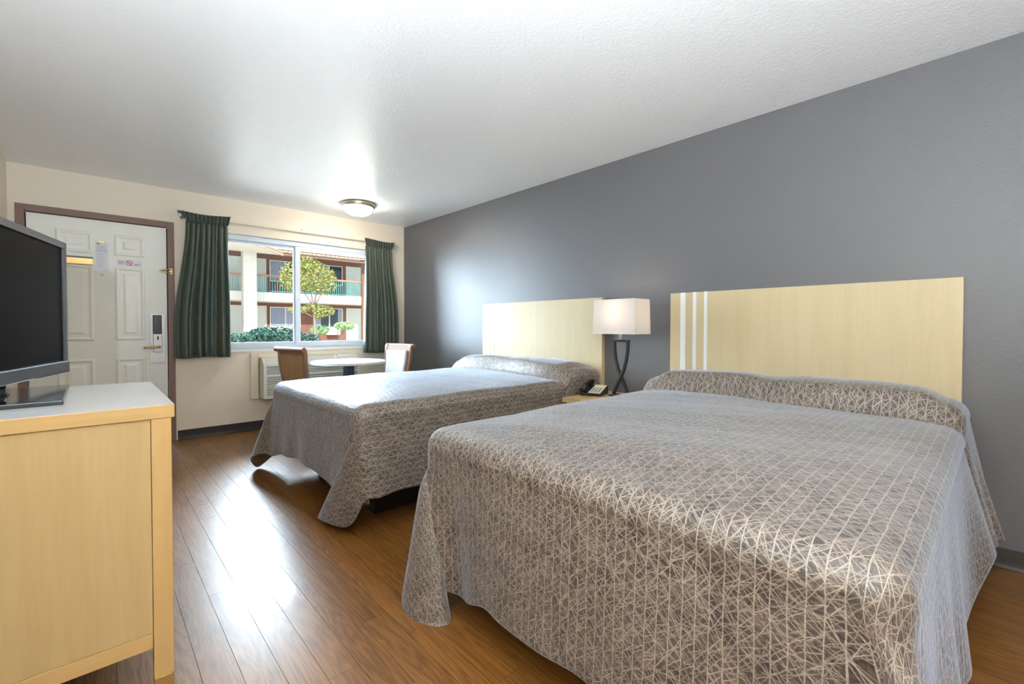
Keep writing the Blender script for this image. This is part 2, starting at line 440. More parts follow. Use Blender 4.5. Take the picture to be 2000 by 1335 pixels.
# ------------------------------------------------------------------ door
fr = MB()
fr.box((DX0-0.055, YF-0.018, 0), (DX0, YF+0.14, DZ1+0.055)).box((DX1, YF-0.018, 0), (DX1+0.052, YF+0.14, DZ1+0.055)).box((DX0, YF-0.018, DZ1), (DX1, YF+0.14, DZ1+0.055))
tr = struct(fr.build('trim_1', 'frame_brown', bevel=0.003), 'brown painted door frame', 'door frame')
DY = YF+0.004
dr = struct(B((DX0+0.006, DY, 0.008), (DX1-0.006, DY+0.044, DZ1-0.006)).build('door_1', 'door', bevel=0.002), 'cream six panel entry door', 'door')
cols = ((-0.226, 0.012), (0.152, 0.366))
rows = ((1.755, 1.945), (0.985, 1.655), (0.20, 0.825))
for xa, xb in cols:
    for za, zb in rows:
        # raised moulding ring and field, one mesh per panel
        p = []
        ins = [(0, 0.0005), (0.010, 0.009), (0.020, 0.009), (0.034, 0.001), (0.055, 0.002), (0.075, 0.008)]
        q = MB()
        vs_ = []
        for d, h in ins: vs_ += [(xa+d, DY-h, za+d), (xb-d, DY-h, za+d), (xb-d, DY-h, zb-d), (xa+d, DY-h, zb-d)]
        fs_ = []
        for k in range(len(ins)-1):
            for c in range(4): fs_.append((4*k+c, 4*k+(c+1) % 4, 4*k+4+(c+1) % 4, 4*k+4+c))
        k = len(ins)-1; fs_.append((4*k, 4*k+1, 4*k+2, 4*k+3))
        q.add(vs_, fs_).build('panel', 'door', dr, bevel=0.0)
lk = B((0.395, DY-0.004, 0.764), (0.510, DY, 1.235)).build('lock_plate', 'chrome', dr, bevel=0.002)
B((0.418, DY-0.030, 1.042), (0.484, DY-0.004, 1.220)).build('card_reader', 'black', lk, bevel=0.006)
lc = B((0.420, DY-0.028, 0.868), (0.486, DY-0.004, 1.040)).build('lock_case', 'chrome', dr, bevel=0.004)
B((0.447, DY-0.033, 0.985), (0.459, DY-0.027, 1.018)).build('thumb_turn', 'black', lc, bevel=0.002)
MB().tube([(0.453, DY-0.027, 0.918), (0.453, DY-0.040, 0.918)], 0.012, 16).build('spindle', 'black', lc)
MB().tube([(0.470, DY-0.055, 0.920), (0.445, DY-0.058, 0.919), (0.385, DY-0.058, 0.917), (0.345, DY-0.055, 0.915)], [0.010, 0.011, 0.010, 0.009], 12).build('lever_handle', 'brass', dr, smooth=True)
MB().tube([(0.460, DY-0.004, 0.919), (0.460, DY-0.056, 0.919)], 0.010, 12).build('lever_shank', 'brass', dr, smooth=True)
for zz in (0.775,):
    for xx in (0.404, 0.501):
        MB().tube([(xx, DY-0.004, zz), (xx, DY-0.007, zz)], 0.004, 8).build('screw', 'chrome', dr)
MB().lathe([(0.010, 0), (0.010, 0.006), (0.006, 0.008)], (0, 0, 0), 16).build('peephole', 'chrome', None)
ph = bpy.data.objects['peephole']; ph.rotation_euler = (PI/2, 0, 0); ph.location = (0.067, DY, 1.574); ph.parent = dr
# swing-bar latch (brass) on the door and the frame
sw = thing('swing_latch', (0.52, DY-0.02, 1.64), 'small brass swing bar latch where door meets frame', 'latch')
B((0.545, YF-0.024, 1.615), (0.572, YF-0.018, 1.670)).build('frame_plate', 'brass', sw, bevel=0.002)
MB().tube([(0.558, YF-0.024, 1.655), (0.535, YF-0.045, 1.657), (0.500, YF-0.048, 1.650), (0.468, YF-0.030, 1.645), (0.500, YF-0.046, 1.632), (0.535, YF-0.045, 1.628), (0.558, YF-0.024, 1.630)], 0.005, 8).build('swing_bar', 'brass', sw, smooth=True)
MB().lathe([(0.002, -0.012), (0.010, -0.006), (0.011, 0), (0.010, 0.006), (0.002, 0.012)], (0.497, YF-0.012, 1.641), 12).build('ball_stud', 'brass', sw, smooth=True)

# notices on the door
nt = thing('hanging_notice', (0.067, DY-0.004, 1.60), 'white printed notice in a clear sleeve hanging on door', 'notice')
B((0.022, DY-0.004, 1.598), (0.112, DY-0.001, 1.868)).build('sheet', 'paper', nt)
bars = MB()
bars.box((0.030, DY-0.0045, 1.842), (0.055, DY-0.004, 1.852))
for k in range(5): bars.box((0.034, DY-0.0045, 1.832-k*0.010), (0.100-0.006*(k % 3), DY-0.004, 1.8345-k*0.010))
for k in range(12): bars.box((0.034, DY-0.0045, 1.765-k*0.011), (0.102-0.007*((k*2) % 5), DY-0.004, 1.767-k*0.011))
o = bars.build('printed_lines', 'ink', nt); o['kind'] = 'stuff'
B((0.042, DY-0.008, 1.858), (0.086, DY-0.004, 1.874)).build('clip', 'brass', nt, bevel=0.002)
B((0.026, DY-0.0046, 1.782), (0.108, DY-0.004, 1.786)).build('rule', 'ink', nt)

ns = thing('no_smoking_sign', (0.255, DY-0.003, 1.69), 'white no smoking sign with red crossed circle on door', 'sign')
B((0.166, DY-0.003, 1.664), (0.345, DY-0.0005, 1.722)).build('plate', 'paper', ns)
ring = MB(); n = 28; ro, ri = 0.024, 0.019
vs_ = [(0.253+r*math.cos(2*PI*k/n), DY-0.004, 1.694+r*math.sin(2*PI*k/n)) for r in (ro, ri) for k in range(n)]
ring.add(vs_, [(k, (k+1) % n, n+(k+1) % n, n+k) for k in range(n)])
ring.add([(0.238, DY-0.0045, 1.712), (0.234, DY-0.0045, 1.708), (0.268, DY-0.0045, 1.676), (0.272, DY-0.0045, 1.680)], [(0, 1, 2, 3)])
ring.build('prohibition_ring', 'red', ns)
B((0.240, DY-0.0038, 1.690), (0.266, DY-0.0032, 1.694)).build('cigarette', 'ink', ns)
tx = MB()
for k in range(4): tx.box((0.178, DY-0.0038, 1.706-k*0.0085), (0.220-0.006*(k % 2), DY-0.0032, 1.7095-k*0.0085))
for k in range(2): tx.box((0.290, DY-0.0038, 1.684-k*0.0075), (0.332-0.014*k, DY-0.0032, 1.688-k*0.0075))
o = tx.build('lettering', 'ink', ns); o['kind'] = 'stuff'

bp = thing('brass_plate', (-0.09, DY-0.004, 1.68), 'shiny brass plate with dark top edge mounted on door', 'plate')
B((-0.215, DY-0.012, 1.655), (0.009, DY-0.0005, 1.710)).build('plate', 'brass', bp, bevel=0.002)
B((-0.215, DY-0.014, 1.710), (0.009, DY-0.0005, 1.722)).build('top_edge', 'dark_metal', bp)

# ------------------------------------------------------------------ window
FY0, FY1 = YF+0.030, YF+0.085
wf = MB()
wf.box((WX0, FY0, WZ1-0.055), (WX1, FY1, WZ1)).box((WX0, FY0, WZ0), (WX1, FY1, WZ0+0.042)).box((WX0, FY0, WZ0), (WX0+0.045, FY1, WZ1)).box((WX1-0.045, FY0, WZ0), (WX1, FY1, WZ1))
win = struct(wf.build('window_1', 'alu', bevel=0.004), 'white sliding window onto the courtyard', 'window')
zt, zb = WZ1-0.055, WZ0+0.042
def sash(x0, x1, y0, y1, stile):
    b = MB(); t = 0.028
    b.box((x0, y0, zb), (x0+stile[0], y1, zt)).box((x1-stile[1], y0, zb), (x1, y1, zt)).box((x0+stile[0], y0, zt-t), (x1-stile[1], y1, zt)).box((x0+stile[0], y0, zb), (x1-stile[1], y1, zb+t))
    s = b.build('sash', 'alu', win, bevel=0.003)
    B((x0+stile[0], (y0+y1)/2-0.002, zb+t), (x1-stile[1], (y0+y1)/2+0.002, zt-t)).build('pane', 'glass', s)
    return s
sash(WX0+0.045, 1.742, FY0+0.030, FY1-0.004, (0.02, 0.046))
sash(1.712, WX1-0.045, FY0+0.004, FY0+0.028, (0.052, 0.02))
struct(B((WX0, YF-0.012, WZ0-0.03), (WX1, FY0, WZ0)).build('trim_2', 'white', bevel=0.004), 'white window sill', 'sill')

# ------------------------------------------------------------------ curtain track
ct = thing('curtain_track', (1.77, YF-0.03, 2.195), 'thin cream curtain track across the wall above window', 'curtain track')
B((0.62, YF-0.052, 2.182), (2.96, YF-0.030, 2.206)).build('rail', 'trim_cream', ct, bevel=0.004)
for xx in (0.70, 1.775, 2.88): B((xx-0.02, YF-0.055, 2.200), (xx+0.02, YF, 2.222)).build('bracket', 'trim_cream', ct, bevel=0.004)

def curtain(name, xt0, xt1, xb0, xb1, zt, zb_, npl, label, flap, seed):
    """pinch-pleated curtain: a stiff heading with tight pleats, irregular deep folds below it"""
    r = random.Random(seed)
    root = thing(name, ((xb0+xb1)/2, YF-0.08, zb_), label, 'curtain', 'curtains at the window')
    nu, nv = 150, 34
    cuts = [0.0]
    while cuts[-1] < 1: cuts.append(cuts[-1]+r.uniform(0.6, 1.45)/npl)
    cuts = [c/cuts[-1] for c in cuts]; am = [r.uniform(0.55, 1.25) for _ in cuts]; dr_ = [r.uniform(-1, 1) for _ in cuts]
    HD = 0.085
    def fold(u):
        for k in range(len(cuts)-1):
            if u <= cuts[k+1] or k == len(cuts)-2:
                return k, min(1, (u-cuts[k])/(cuts[k+1]-cuts[k]))
    pts = []
    for j in range(nv+1):
        t = j/nv; row = []
        z = zt - HD - t*(zt-HD-zb_)
        for i in range(nu+1):
            u = i/nu; k, f = fold(u)
            prof = math.sin(PI*f)**0.75*(1 if k % 2 else 1)
            A = lerp(0.020, 0.062, sstep(0, 0.55, t))*lerp(1.0, am[k], sstep(0, 0.3, t))
            lean = 0.016*dr_[k]*math.sin(PI*f)*t
            x = lerp(lerp(xt0+0.02, xt1-0.02, u), lerp(xb0, xb1, u), sstep(0, 0.8, t)) + lean
            y = YF-0.066 - A*prof + 0.012*math.cos(PI*f)**8*(-1 if k % 2 else 1)*t
            row.append((x, y, z + 0.005*math.sin(9*u+seed)*t))
        pts.append(row)
    MB().grid(pts).build('drape', 'curtain', root, smooth=True, solid=0.004, fix=False)
    pts = []; npin = 11
    for j in range(9):
        t = j/8; row = []
        for i in range(nu+1):
            u = i/nu; s = abs(math.sin(u*npin*PI))
            A = lerp(0.016, 0.024, t)
            row.append((lerp(lerp(xt0+0.02, xt0, t), lerp(xt1-0.02, xt1, t), u), YF-0.068 - A*(1-s)**1.5*1.6, zt-HD+t*HD + (0.006*s if j == 8 else 0) + 0.010*math.sin(4*u+seed)*t))
        pts.append(row)
    MB().grid(pts).build('heading', 'curtain', root, smooth=True, solid=0.004, fix=False)
    if flap:
        xs, sgn = flap
        q = []
        for j in range(6):
            t = j/5
            xa_ = xs - sgn*0.02*0.75*(1-t)
            q.append([(xa_+sgn*(0.006*k+0.016*t*k/4), YF-0.107+0.100*k/4, zt-HD*0.75*(1-t) + 0.018*t*(k/4)) for k in range(5)])
        MB().grid(q).build('return_flap', 'curtain', root, smooth=True, solid=0.004, fix=False)
    return root
curtain('curtain', 0.655, 1.045, 0.572, 1.042, 2.225, 0.805, 8, 'olive green pleated curtain hanging next to the door', (0.652, -1), 3)
curtain('curtain', 2.487, 2.884, 2.480, 2.940, 2.205, 0.785, 9, 'olive green pleated curtain hanging by the grey wall', (2.886, 1), 8)

# ------------------------------------------------------------------ wall air conditioner
ac = thing('air_conditioner', (1.84, YF-0.1, 0.34), 'ivory through wall air conditioner with louvres under window', 'air conditioner')
b = MB(); a0, a1, c0, c1 = 1.23, 2.44, 0.335, 0.822
b.box((a0, YF-0.045, c0), (a0+0.075, YF-0.001, c1)).box((a1-0.075, YF-0.045, c0), (a1, YF-0.001, c1)).box((a0+0.075, YF-0.045, c1-0.045), (a1-0.075, YF-0.001, c1)).box((a0+0.075, YF-0.045, c0), (a1-0.075, YF-0.001, c0+0.01))
b.build('wall_surround', 'trim_cream', ac, bevel=0.004)
AY = YF-0.205
MB().prism([(YF-0.001, 0.345), (YF-0.001, 0.776), (AY+0.07, 0.776), (AY+0.035, 0.740), (AY+0.035, 0.345)], 1.312, 2.365, 'x').build('body', 'ac', ac, bevel=0.006)
fp = MB(); x0, x1 = 1.312, 2.365
fp.box((x0, AY, 0.345), (x0+0.03, AY+0.035, 0.715)).box((x1-0.03, AY, 0.345), (x1, AY+0.035, 0.715)).box((x0+0.03, AY, 0.345), (x1-0.03, AY+0.035, 0.375)).box((x0+0.03, AY, 0.685), (x1-0.03, AY+0.035, 0.715)).box((x0+0.03, AY, 0.575), (x1-0.03, AY+0.035, 0.60))
fp.build('front_frame', 'ac', ac, bevel=0.004)
for k in range(4):
    z = 0.608+k*0.020
    MB().prism([(AY+0.004, z), (AY+0.030, z+0.012), (AY+0.030, z+0.016), (AY+0.004, z+0.004)], x0+0.03, x1-0.03, 'x').build('louvre', 'ac', ac)
for k in range(9):
    z = 0.380+k*0.0215
    MB().prism([(AY+0.004, z), (AY+0.030, z+0.012), (AY+0.030, z+0.016), (AY+0.004, z+0.004)], x0+0.03, x1-0.03, 'x').build('louvre', 'ac', ac)
for k in range(7):
    t = k/6
    MB().box((x0+0.03, lerp(AY+0.036, AY+0.068, t)-0.001, lerp(0.735, 0.770, t)), (x1-0.30, lerp(AY+0.036, AY+0.068, t)+0.002, lerp(0.746, 0.782, t))).build('outlet_vane', 'ac', ac)
B((x1-0.26, AY+0.040, 0.752), (x1-0.04, AY+0.075, 0.786)).build('control_lid', 'ac', ac, bevel=0.004)

# ------------------------------------------------------------------ ceiling lamps
def dome_lamp(name, x, y, label, mat):
    t = thing(name, (x, y, HC-0.13), label, 'ceiling lamp', 'dome ceiling lamps')
    MB().lathe([(0.12, 0), (0.172, 0), (0.178, -0.012), (0.170, -0.022), (0.174, -0.034), (0.160, -0.046), (0.15, -0.046), (0.13, -0.03), (0.12, -0.002)], (x, y, HC), 48).build('rim', 'nickel', t, smooth=True)
    pr = [(0.150*math.cos(a)**0.8 if a < 1.55 else 0.0, -0.044-0.083*math.sin(a)) for a in [k*PI/2/12 for k in range(13)]]
    MB().lathe(pr, (x, y, HC), 48).build('glass_dome', mat, t, smooth=True)
    MB().lathe([(0.003, -0.120), (0.012, -0.124), (0.013, -0.132), (0.008, -0.140), (0.001, -0.144)], (x, y, HC), 16).build('finial', 'nickel', t, smooth=True)
dome_lamp('ceiling_lamp', 2.124, 4.735, 'lit white glass dome ceiling lamp with metal rim near window', 'dome')
dome_lamp('ceiling_lamp', 0.75, -0.95, 'added lit glass dome ceiling lamp behind the camera, unseen fill light', 'dome_fill')  # unseen lamp, added to fill the room with light from behind

# ------------------------------------------------------------------ beds
def bed(name, x0, x1, y0, y1, label):
    t = thing(name, ((x0+x1)/2, (y0+y1)/2, 0), label, 'bed', 'double beds')
    B((1.21, y0+0.285, 0.0), (x1, y1-0.285, 0.20)).build('base', 'bed_base', t, bevel=0.006)
    B((x0+0.05, y0+0.05, 0.205), (x1, y1-0.05, 0.42)).build('box_spring', 'ticking', t, bevel=0.03)
    B((x0+0.035, y0+0.035, 0.424), (x1, y1-0.035, 0.670)).build('mattress', 'ticking', t, bevel=0.05, seg=4)
    return t

def bedspread(name, x0, x1, y0, y1, near, far, foot_hem, near_hem, far_hem, label, flare, seed):
    """cloth draped over the bed: top sheet rising over the pillows, three skirts and a cone-shaped
    fold at each foot corner. near/far = (dx, dy, r) of the fold's centre at the floor."""
    r = random.Random(seed)
    R = 0.075; ZT = 0.70; hy = (y1-y0)/2; yc = (y0+y1)/2
    waves = [(r.uniform(3, 9), r.uniform(0, 6.3), r.uniform(0.3, 1)) for _ in range(6)]
    def wav(s):
        return sum(a*math.sin(f*s+p) for f, p, a in waves)/3.0
    def top_z(x, y):
        e = abs(y-yc)/hy
        d = 0.030*(1-e**4)*sstep(x0-0.02, x0+0.35, x)
        pil = sstep(2.60, 2.70, x + 0.03*math.sin(5*y+seed))
        crown = 0.118*(1-0.45*((x-2.80)/0.22)**2 if x < 2.80 else 1-0.30*((x-2.80)/0.22)**2)
        ends = (1-sstep(0.78, 1.02, e)*0.62)
        mid = 1-0.10*math.exp(-((y-yc)/0.10)**2)
        z = ZT + d + pil*max(0, crown)*ends*mid
        z += 0.003*math.sin(9*x+4*y+seed)+0.0015*math.sin(17*y-6*x)+0.0006*math.sin(31*x+11*y)
        # shallow tuck in front of the pillows
        z -= 0.014*math.exp(-((x-2.605+0.03*math.sin(5*y+seed))/0.028)**2)*(1-0.6*sstep(0.7, 1, e))
        return z
    nx, ny = 130, 84
    gx = [lerp(x0+R, x1, i/nx) for i in range(nx+1)]; gy = [lerp(y0+R, y1-R, j/ny) for j in range(ny+1)]
    V, UV, Fc = [], [], []
    idx = {}
    for i, X in enumerate(gx):
        for j, Y in enumerate(gy):
            idx[i, j] = len(V); V.append((X, Y, top_z(X, Y))); UV.append((X, Y))
    for i in range(nx):
        for j in range(ny):
            Fc.append((idx[i, j], idx[i+1, j], idx[i+1, j+1], idx[i, j+1]))
    # perimeter: near side (head->foot), near corner, foot, far corner, far side (foot->head)
    NC = 44
    per = []      # (kind, base point, outward normal, hem z, param)
    for i in range(nx, 0, -1): per.append(('s', gx[i], y0, 0, -1, None, idx[i, 0]))
    for k in range(NC+1): per.append(('cn', x0, y0, 0, 0, k/NC, idx[0, 0]))
    for j in range(1, ny): per.append(('f', x0, gy[j], -1, 0, None, idx[0, j]))
    for k in range(NC+1): per.append(('cf', x0, y1, 0, 0, k/NC, idx[0, ny]))
    for i in range(1, nx+1): per.append(('t', gx[i], y1, 0, 1, None, idx[i, ny]))
    n = len(per)
    arc = [k/7*PI/2 for k in range(1, 8)]
    ND = 44
    arcs = []   # ring index -> list of (pos, uv)
    rings = []
    for a in arc:
        row = []
        for (kd, X, Y, nx_, ny_, q, vi) in per:
            bz = V[vi][2]; out = R*math.sin(a); dn = R*(1-math.cos(a)); sl = R*a
            if kd in ('cn', 'cf'):
                sg = -1 if kd == 'cn' else 1
                th = q*PI/2 if kd == 'cn' else (1-q)*PI/2     # 0 = side normal, 90 = foot normal
                dx, dy = -math.sin(th), sg*math.cos(th)
                bx, by = V[vi][0], V[vi][1]
                row.append(((bx+out*dx, by+out*dy, bz-dn), (bx+sl*dx, by+sl*dy)))
            else:
                bx, by = V[vi][0], V[vi][1]
                row.append(((bx+out*nx_, by+out*ny_, bz-dn), (bx+sl*nx_, by+sl*ny_)))
        rings.append(row)
    for s in range(1, ND+1):
        t = s/ND; row = []
        for (kd, X, Y, nx_, ny_, q, vi) in per:
            bz = V[vi][2]-R; bx, by = V[vi][0], V[vi][1]
            if kd in ('cn', 'cf'):
                sg = -1 if kd == 'cn' else 1
                cx, cy, ca_, cb_, ph_, tl_ = near if kd == 'cn' else far
                hem_side = interp(near_hem if kd == 'cn' else far_hem, x0+0.05)
                hem_foot = interp(foot_hem, y0+0.05 if kd == 'cn' else y1-0.05)
                th = q*PI/2 if kd == 'cn' else (1-q)*PI/2
                Dh = lerp(bz-hem_side, bz-hem_foot, th/(PI/2))
                full = min(1.42, 1/max(math.cos(th), math.sin(th), 0.2))
                if ph_ is not None:
                    qq = q if kd == 'cn' else 1-q
                    full = 1+0.46*sstep(0, 0.16, qq)*(1-0.9*sstep(0.5, 1, qq))
                d = t*Dh*full
                z = max(bz-d*0.985, 0.006)
                dep = min(1.0, d/(ZT-R))          # 0..1 down the skirt
                Cx, Cy = x0+0.012, Y + (0.012 if kd == 'cn' else -0.012)
                ce = dep**1.08
                ox, oy = Cx+cx*ce, Cy+cy*ce
                ph0 = math.atan2(Cy-oy, Cx-ox) if ph_ is None else ph_; dl = 0.55 if ph_ is None else 0.35
                if kd == 'cn': an = ph0-dl-(2*PI-2*dl)*q
                else: an = ph0-dl-(2*PI-2*dl)*q
                px, py = ox+ca_*ce*math.cos(an)+tl_*ce*math.sin(an), oy+cb_*ce*math.sin(an)
                ddx, ddy = -math.sin(th), sg*math.cos(th)
                qx, qy = bx+R*ddx, by+R*ddy        # plain quarter turn under the edge
                w_ = sstep(0.0, 0.30, dep)
                row.append(((lerp(qx, px, w_), lerp(qy, py, w_), z), (bx+(R*PI/2+d)*ddx, by+(R*PI/2+d)*ddy)))
            else:
                if kd == 'f': hem = interp(foot_hem, by); sarc = by
                elif kd == 's': hem = interp(near_hem, bx); sarc = bx
                else: hem = interp(far_hem, bx); sarc = bx
                hem = hem + 0.008*wav(sarc*3+1.7)
                d = t*(bz-hem)
                off = R - 0.004 + 0.020*t**1.3*wav(sarc*2.2) + 0.018*t
                if kd == 'f' and far[4] is not None:      # the foot skirt tucks in beside the folded corner
                    off -= 0.055*t*math.exp(-((y1-0.20-by)/0.085)**2)
                if kd in 'st':
                    fo = flare[0 if kd == 's' else 1]
                    off += interp(fo, bx)*t**1.1
                    # the tucked fold at the pillow line drops down the side
                    off -= 0.022*math.exp(-((bx-2.60)/0.018)**2)*(1-0.5*t)
                    off += 0.012*math.sin((bx-2.6)*48)*sstep(2.62, 2.70, bx)*t
                px, py = bx+off*nx_, by+off*ny_
                row.append(((px, py, bz-d), (bx+(R*PI/2+d)*nx_, by+(R*PI/2+d)*ny_)))
        # soften the creases where skirt and corner fold meet
        P_ = [Vector(a[0]) for a in row]
        for _ in range(3 if t > 0.12 else 1):
            Q_ = P_[:]
            for i in range(1, n-1):
                if per[i][0] in ('cn', 'cf') or per[i-1][0] in ('cn', 'cf') or per[i+1][0] in ('cn', 'cf'):
                    Q_[i] = P_[i]*0.5+(P_[i-1]+P_[i+1])*0.25
            P_ = Q_
        rings.append([((p.x, p.y, p.z), a[1]) for p, a in zip(P_, row)])
    prev = [p[6] for p in per]
    for row in rings:
        cur = []
        for (p, u) in row:
            cur.append(len(V)); V.append(p); UV.append(u)
        for i in range(n-1):
            a, b_, c, d = prev[i], prev[i+1], cur[i+1], cur[i]
            if a == b_: Fc.append((a, c, d))
            else: Fc.append((a, b_, c, d))
        prev = cur
    # head end turned down behind the pillows
    hd = [idx[nx, j] for j in range(ny+1)]
    cur = []
    for v in hd:
        cur.append(len(V)); V.append((x1+0.004, V[v][1], V[v][2]-0.22)); UV.append((x1+0.22, V[v][1]))
    for j in range(ny): Fc.append((hd[j], cur[j], cur[j+1], hd[j+1]))
    me = bpy.data.meshes.new(name); me.from_pydata(V, [], Fc)
    uvl = me.uv_layers.new(name='cloth')
    for lp in me.loops: uvl.data[lp.index].uv = UV[lp.vertex_index]
    bm_ = bmesh.new(); bm_.from_mesh(me); bmesh.ops.recalc_face_normals(bm_, faces=bm_.faces); bm_.to_mesh(me); bm_.free()
    me.polygons.foreach_set('use_smooth', [True]*len(me.polygons)); me.materials.append(M['spread'])
    o = bpy.data.objects.new(name, me); COL.objects.link(o)
    q = o.modifiers.new('solid', 'SOLIDIFY'); q.thickness = 0.005; q.offset = -1
    return tag(o, label, 'bedspread', 'woven bedspreads')

bed('bed', 1.0, 3.03, 2.22, 3.70, 'double bed under a woven spread, nearer the window')
bed('bed', 1.0, 3.03, 0.10, 1.58, 'double bed under a woven spread in the foreground')
flat = [(0, 0.0), (4, 0.0)]
bedspread('bedspread', 0.975, 3.028, 2.205, 3.715, (0.010, 0.195, 0.055, 0.225, -PI/2, -0.065), (-0.02, 0.10, 0.145, 0.145, None, 0),
          [(2.25, 0.20), (2.7, 0.24), (2.95, 0.262), (3.35, 0.22), (3.65, 0.165)], [(1.0, 0.228), (3.0, 0.215)], [(1.0, 0.17), (3.0, 0.2)],
          'grey brown woven bedspread on the bed by the window', (flat, flat), 2)
bedspread('bedspread', 0.975, 3.028, 0.085, 1.595, (-0.06, -0.05, 0.14, 0.14, None, 0), (-0.050, -0.075, 0.060, 0.125, PI/2, -0.02),
          [(0.1, 0.10), (0.75, 0.15), (1.15, 0.147), (1.35, 0.09), (1.6, 0.09)], [(1.0, 0.10), (2.2, 0.12), (2.5, 0.24), (3.0, 0.22)], [(1.0, 0.12), (3.0, 0.16)],
          'grey brown woven bedspread on the large foreground bed', ([(0, 0.02), (2.2, 0.02), (2.65, 0.085), (3.1, 0.07)], flat), 5)

def headboard(y0, y1, label):
    t = thing('headboard', (3.06, (y0+y1)/2, 0.28), label, 'headboard', 'maple headboards')
    b = B((3.037, y0, 0.28), (XR-0.002, y1, 1.352)); b.build('panel', 'maple_pale', t, bevel=0.002)
    for a, c in ((0.077, 0.114), (0.166, 0.191), (0.244, 0.265)):
        B((3.0345, y1-c, 0.285), (3.0375, y1-a, 1.3525)).build('inlay_strip', 'inlay', t)
M['inlay'] = plain('silver_inlay', (0.86, 0.90, 0.90), 0.3, 0.25)
headboard(2.197, 3.733, 'pale maple headboard with silver stripes behind the bed by the window')
headboard(0.116, 1.604, 'pale maple headboard with silver stripes behind the foreground bed')

# ------------------------------------------------------------------ nightstand, lamp, telephone
nsd = thing('nightstand', (2.78, 1.905, 0), 'small maple nightstand between the two beds', 'nightstand')
B((2.50, 1.655, 0.565), (3.03, 2.155, 0.60)).build('top', 'maple', nsd, bevel=0.003)
b = MB(); b.box((2.53, 1.67, 0.08), (3.02, 1.69, 0.565)).box((2.53, 2.12, 0.08), (3.02, 2.14, 0.565)).box((3.0, 1.69, 0.08), (3.02, 2.12, 0.565)).box((2.55, 1.69, 0.08), (3.0, 2.12, 0.10))
b.build('carcass', 'maple', nsd)
for z0, z1 in ((0.335, 0.555), (0.105, 0.325)):
    d = B((2.52, 1.693, z0), (2.545, 2.117, z1)).build('drawer', 'maple_rail', nsd, bevel=0.003)
    MB().tube([(2.52, 1.83, (z0+z1)/2), (2.498, 1.84, (z0+z1)/2), (2.498, 1.97, (z0+z1)/2), (2.52, 1.98, (z0+z1)/2)], 0.005, 8).build('handle', 'chrome', d)
for xx in (2.55, 2.98):
    for yy in (1.70, 2.11): B((xx-0.02, yy-0.02, 0), (xx+0.02, yy+0.02, 0.08)).build('leg', 'maple_post', nsd)

LX, LYc = 2.85, 1.89
lp = thing('table_lamp', (LX, LYc, 0.60), 'lit table lamp with white rectangular shade and crossed black legs', 'lamp')
B((LX-0.055, LYc-0.072, 0.600), (LX+0.055, LYc+0.072, 0.612)).build('foot', 'dark_metal', lp, bevel=0.003)
for sgn in (-1, 1):
    # flat bar: straight out to the crossing, then bowing outward to the top
    pth = [(sgn*-0.062, 0.612), (sgn*-0.036, 0.675), (sgn*-0.004, 0.735), (sgn*0.026, 0.80), (sgn*0.047, 0.87), (sgn*0.058, 0.94), (sgn*0.060, 1.012)]
    g_ = MB(); h = 0.009; dpt = 0.012; vs_ = []
    for i, (yy, zz) in enumerate(pth):
        a = pth[max(0, i-1)]; c = pth[min(len(pth)-1, i+1)]
        L_ = math.hypot(c[0]-a[0], c[1]-a[1]); nyy, nzz = (c[1]-a[1])/L_*h, -(c[0]-a[0])/L_*h
        xo = 0.003*sgn
        for (e, dx) in ((-1, -dpt), (1, -dpt), (1, dpt), (-1, dpt)): vs_.append((LX+xo+dx, LYc+yy+e*nyy, zz+e*nzz))
    fs_ = [(0, 1, 2, 3), tuple(4*(len(pth)-1)+k for k in (3, 2, 1, 0))]
    for i in range(len(pth)-1):
        for k in range(4): fs_.append((4*i+k, 4*i+(k+1) % 4, 4*i+4+(k+1) % 4, 4*i+4+k))
    g_.add(vs_, fs_).build('leg', 'dark_metal', lp, bevel=0.002)
B((LX-0.013, LYc-0.069, 1.003), (LX+0.013, LYc+0.069, 1.019)).build('top_bar', 'dark_metal', lp, bevel=0.002)
MB().tube([(LX, LYc, 1.019), (LX, LYc, 1.10)], 0.016, 16).build('neck', 'chrome', lp, smooth=True)
sz0, sz1 = 1.063, 1.310
def rr(hx, hy, z): return [(LX-hx, LYc-hy, z), (LX+hx, LYc-hy, z), (LX+hx, LYc+hy, z), (LX-hx, LYc+hy, z)]
s = MB(); s.add(rr(0.104, 0.178, sz0)+rr(0.098, 0.172, sz1), [(k, (k+1) % 4, 4+(k+1) % 4, 4+k) for k in range(4)])
s.build('shade', 'shade', lp, solid=0.002)
for z, hx, hy in ((sz0, 0.104, 0.178), (sz1, 0.098, 0.172)):
    s = MB(); a = rr(hx, hy, z)
    s.tube(a+[a[0]], 0.002, 6, caps=False).build('shade_trim', 'white', lp)
MB().lathe([(0.012, 0), (0.02, 0.02), (0.03, 0.05), (0.028, 0.075), (0.012, 0.092), (0.001, 0.096)], (LX, LYc, 1.10), 16).build('bulb', emit('lit_bulb', (1.0, 0.85, 0.65), 5.0), lp, smooth=True)
pl = bpy.data.lights.new('bulb_light', 'POINT'); pl.energy = BULB_W; pl.color = (1.0, 0.86, 0.68); pl.shadow_soft_size = 0.035
plo = bpy.data.objects.new('bulb_light', pl); COL.objects.link(plo); plo.location = (LX, LYc, 1.235); child(plo, lp)

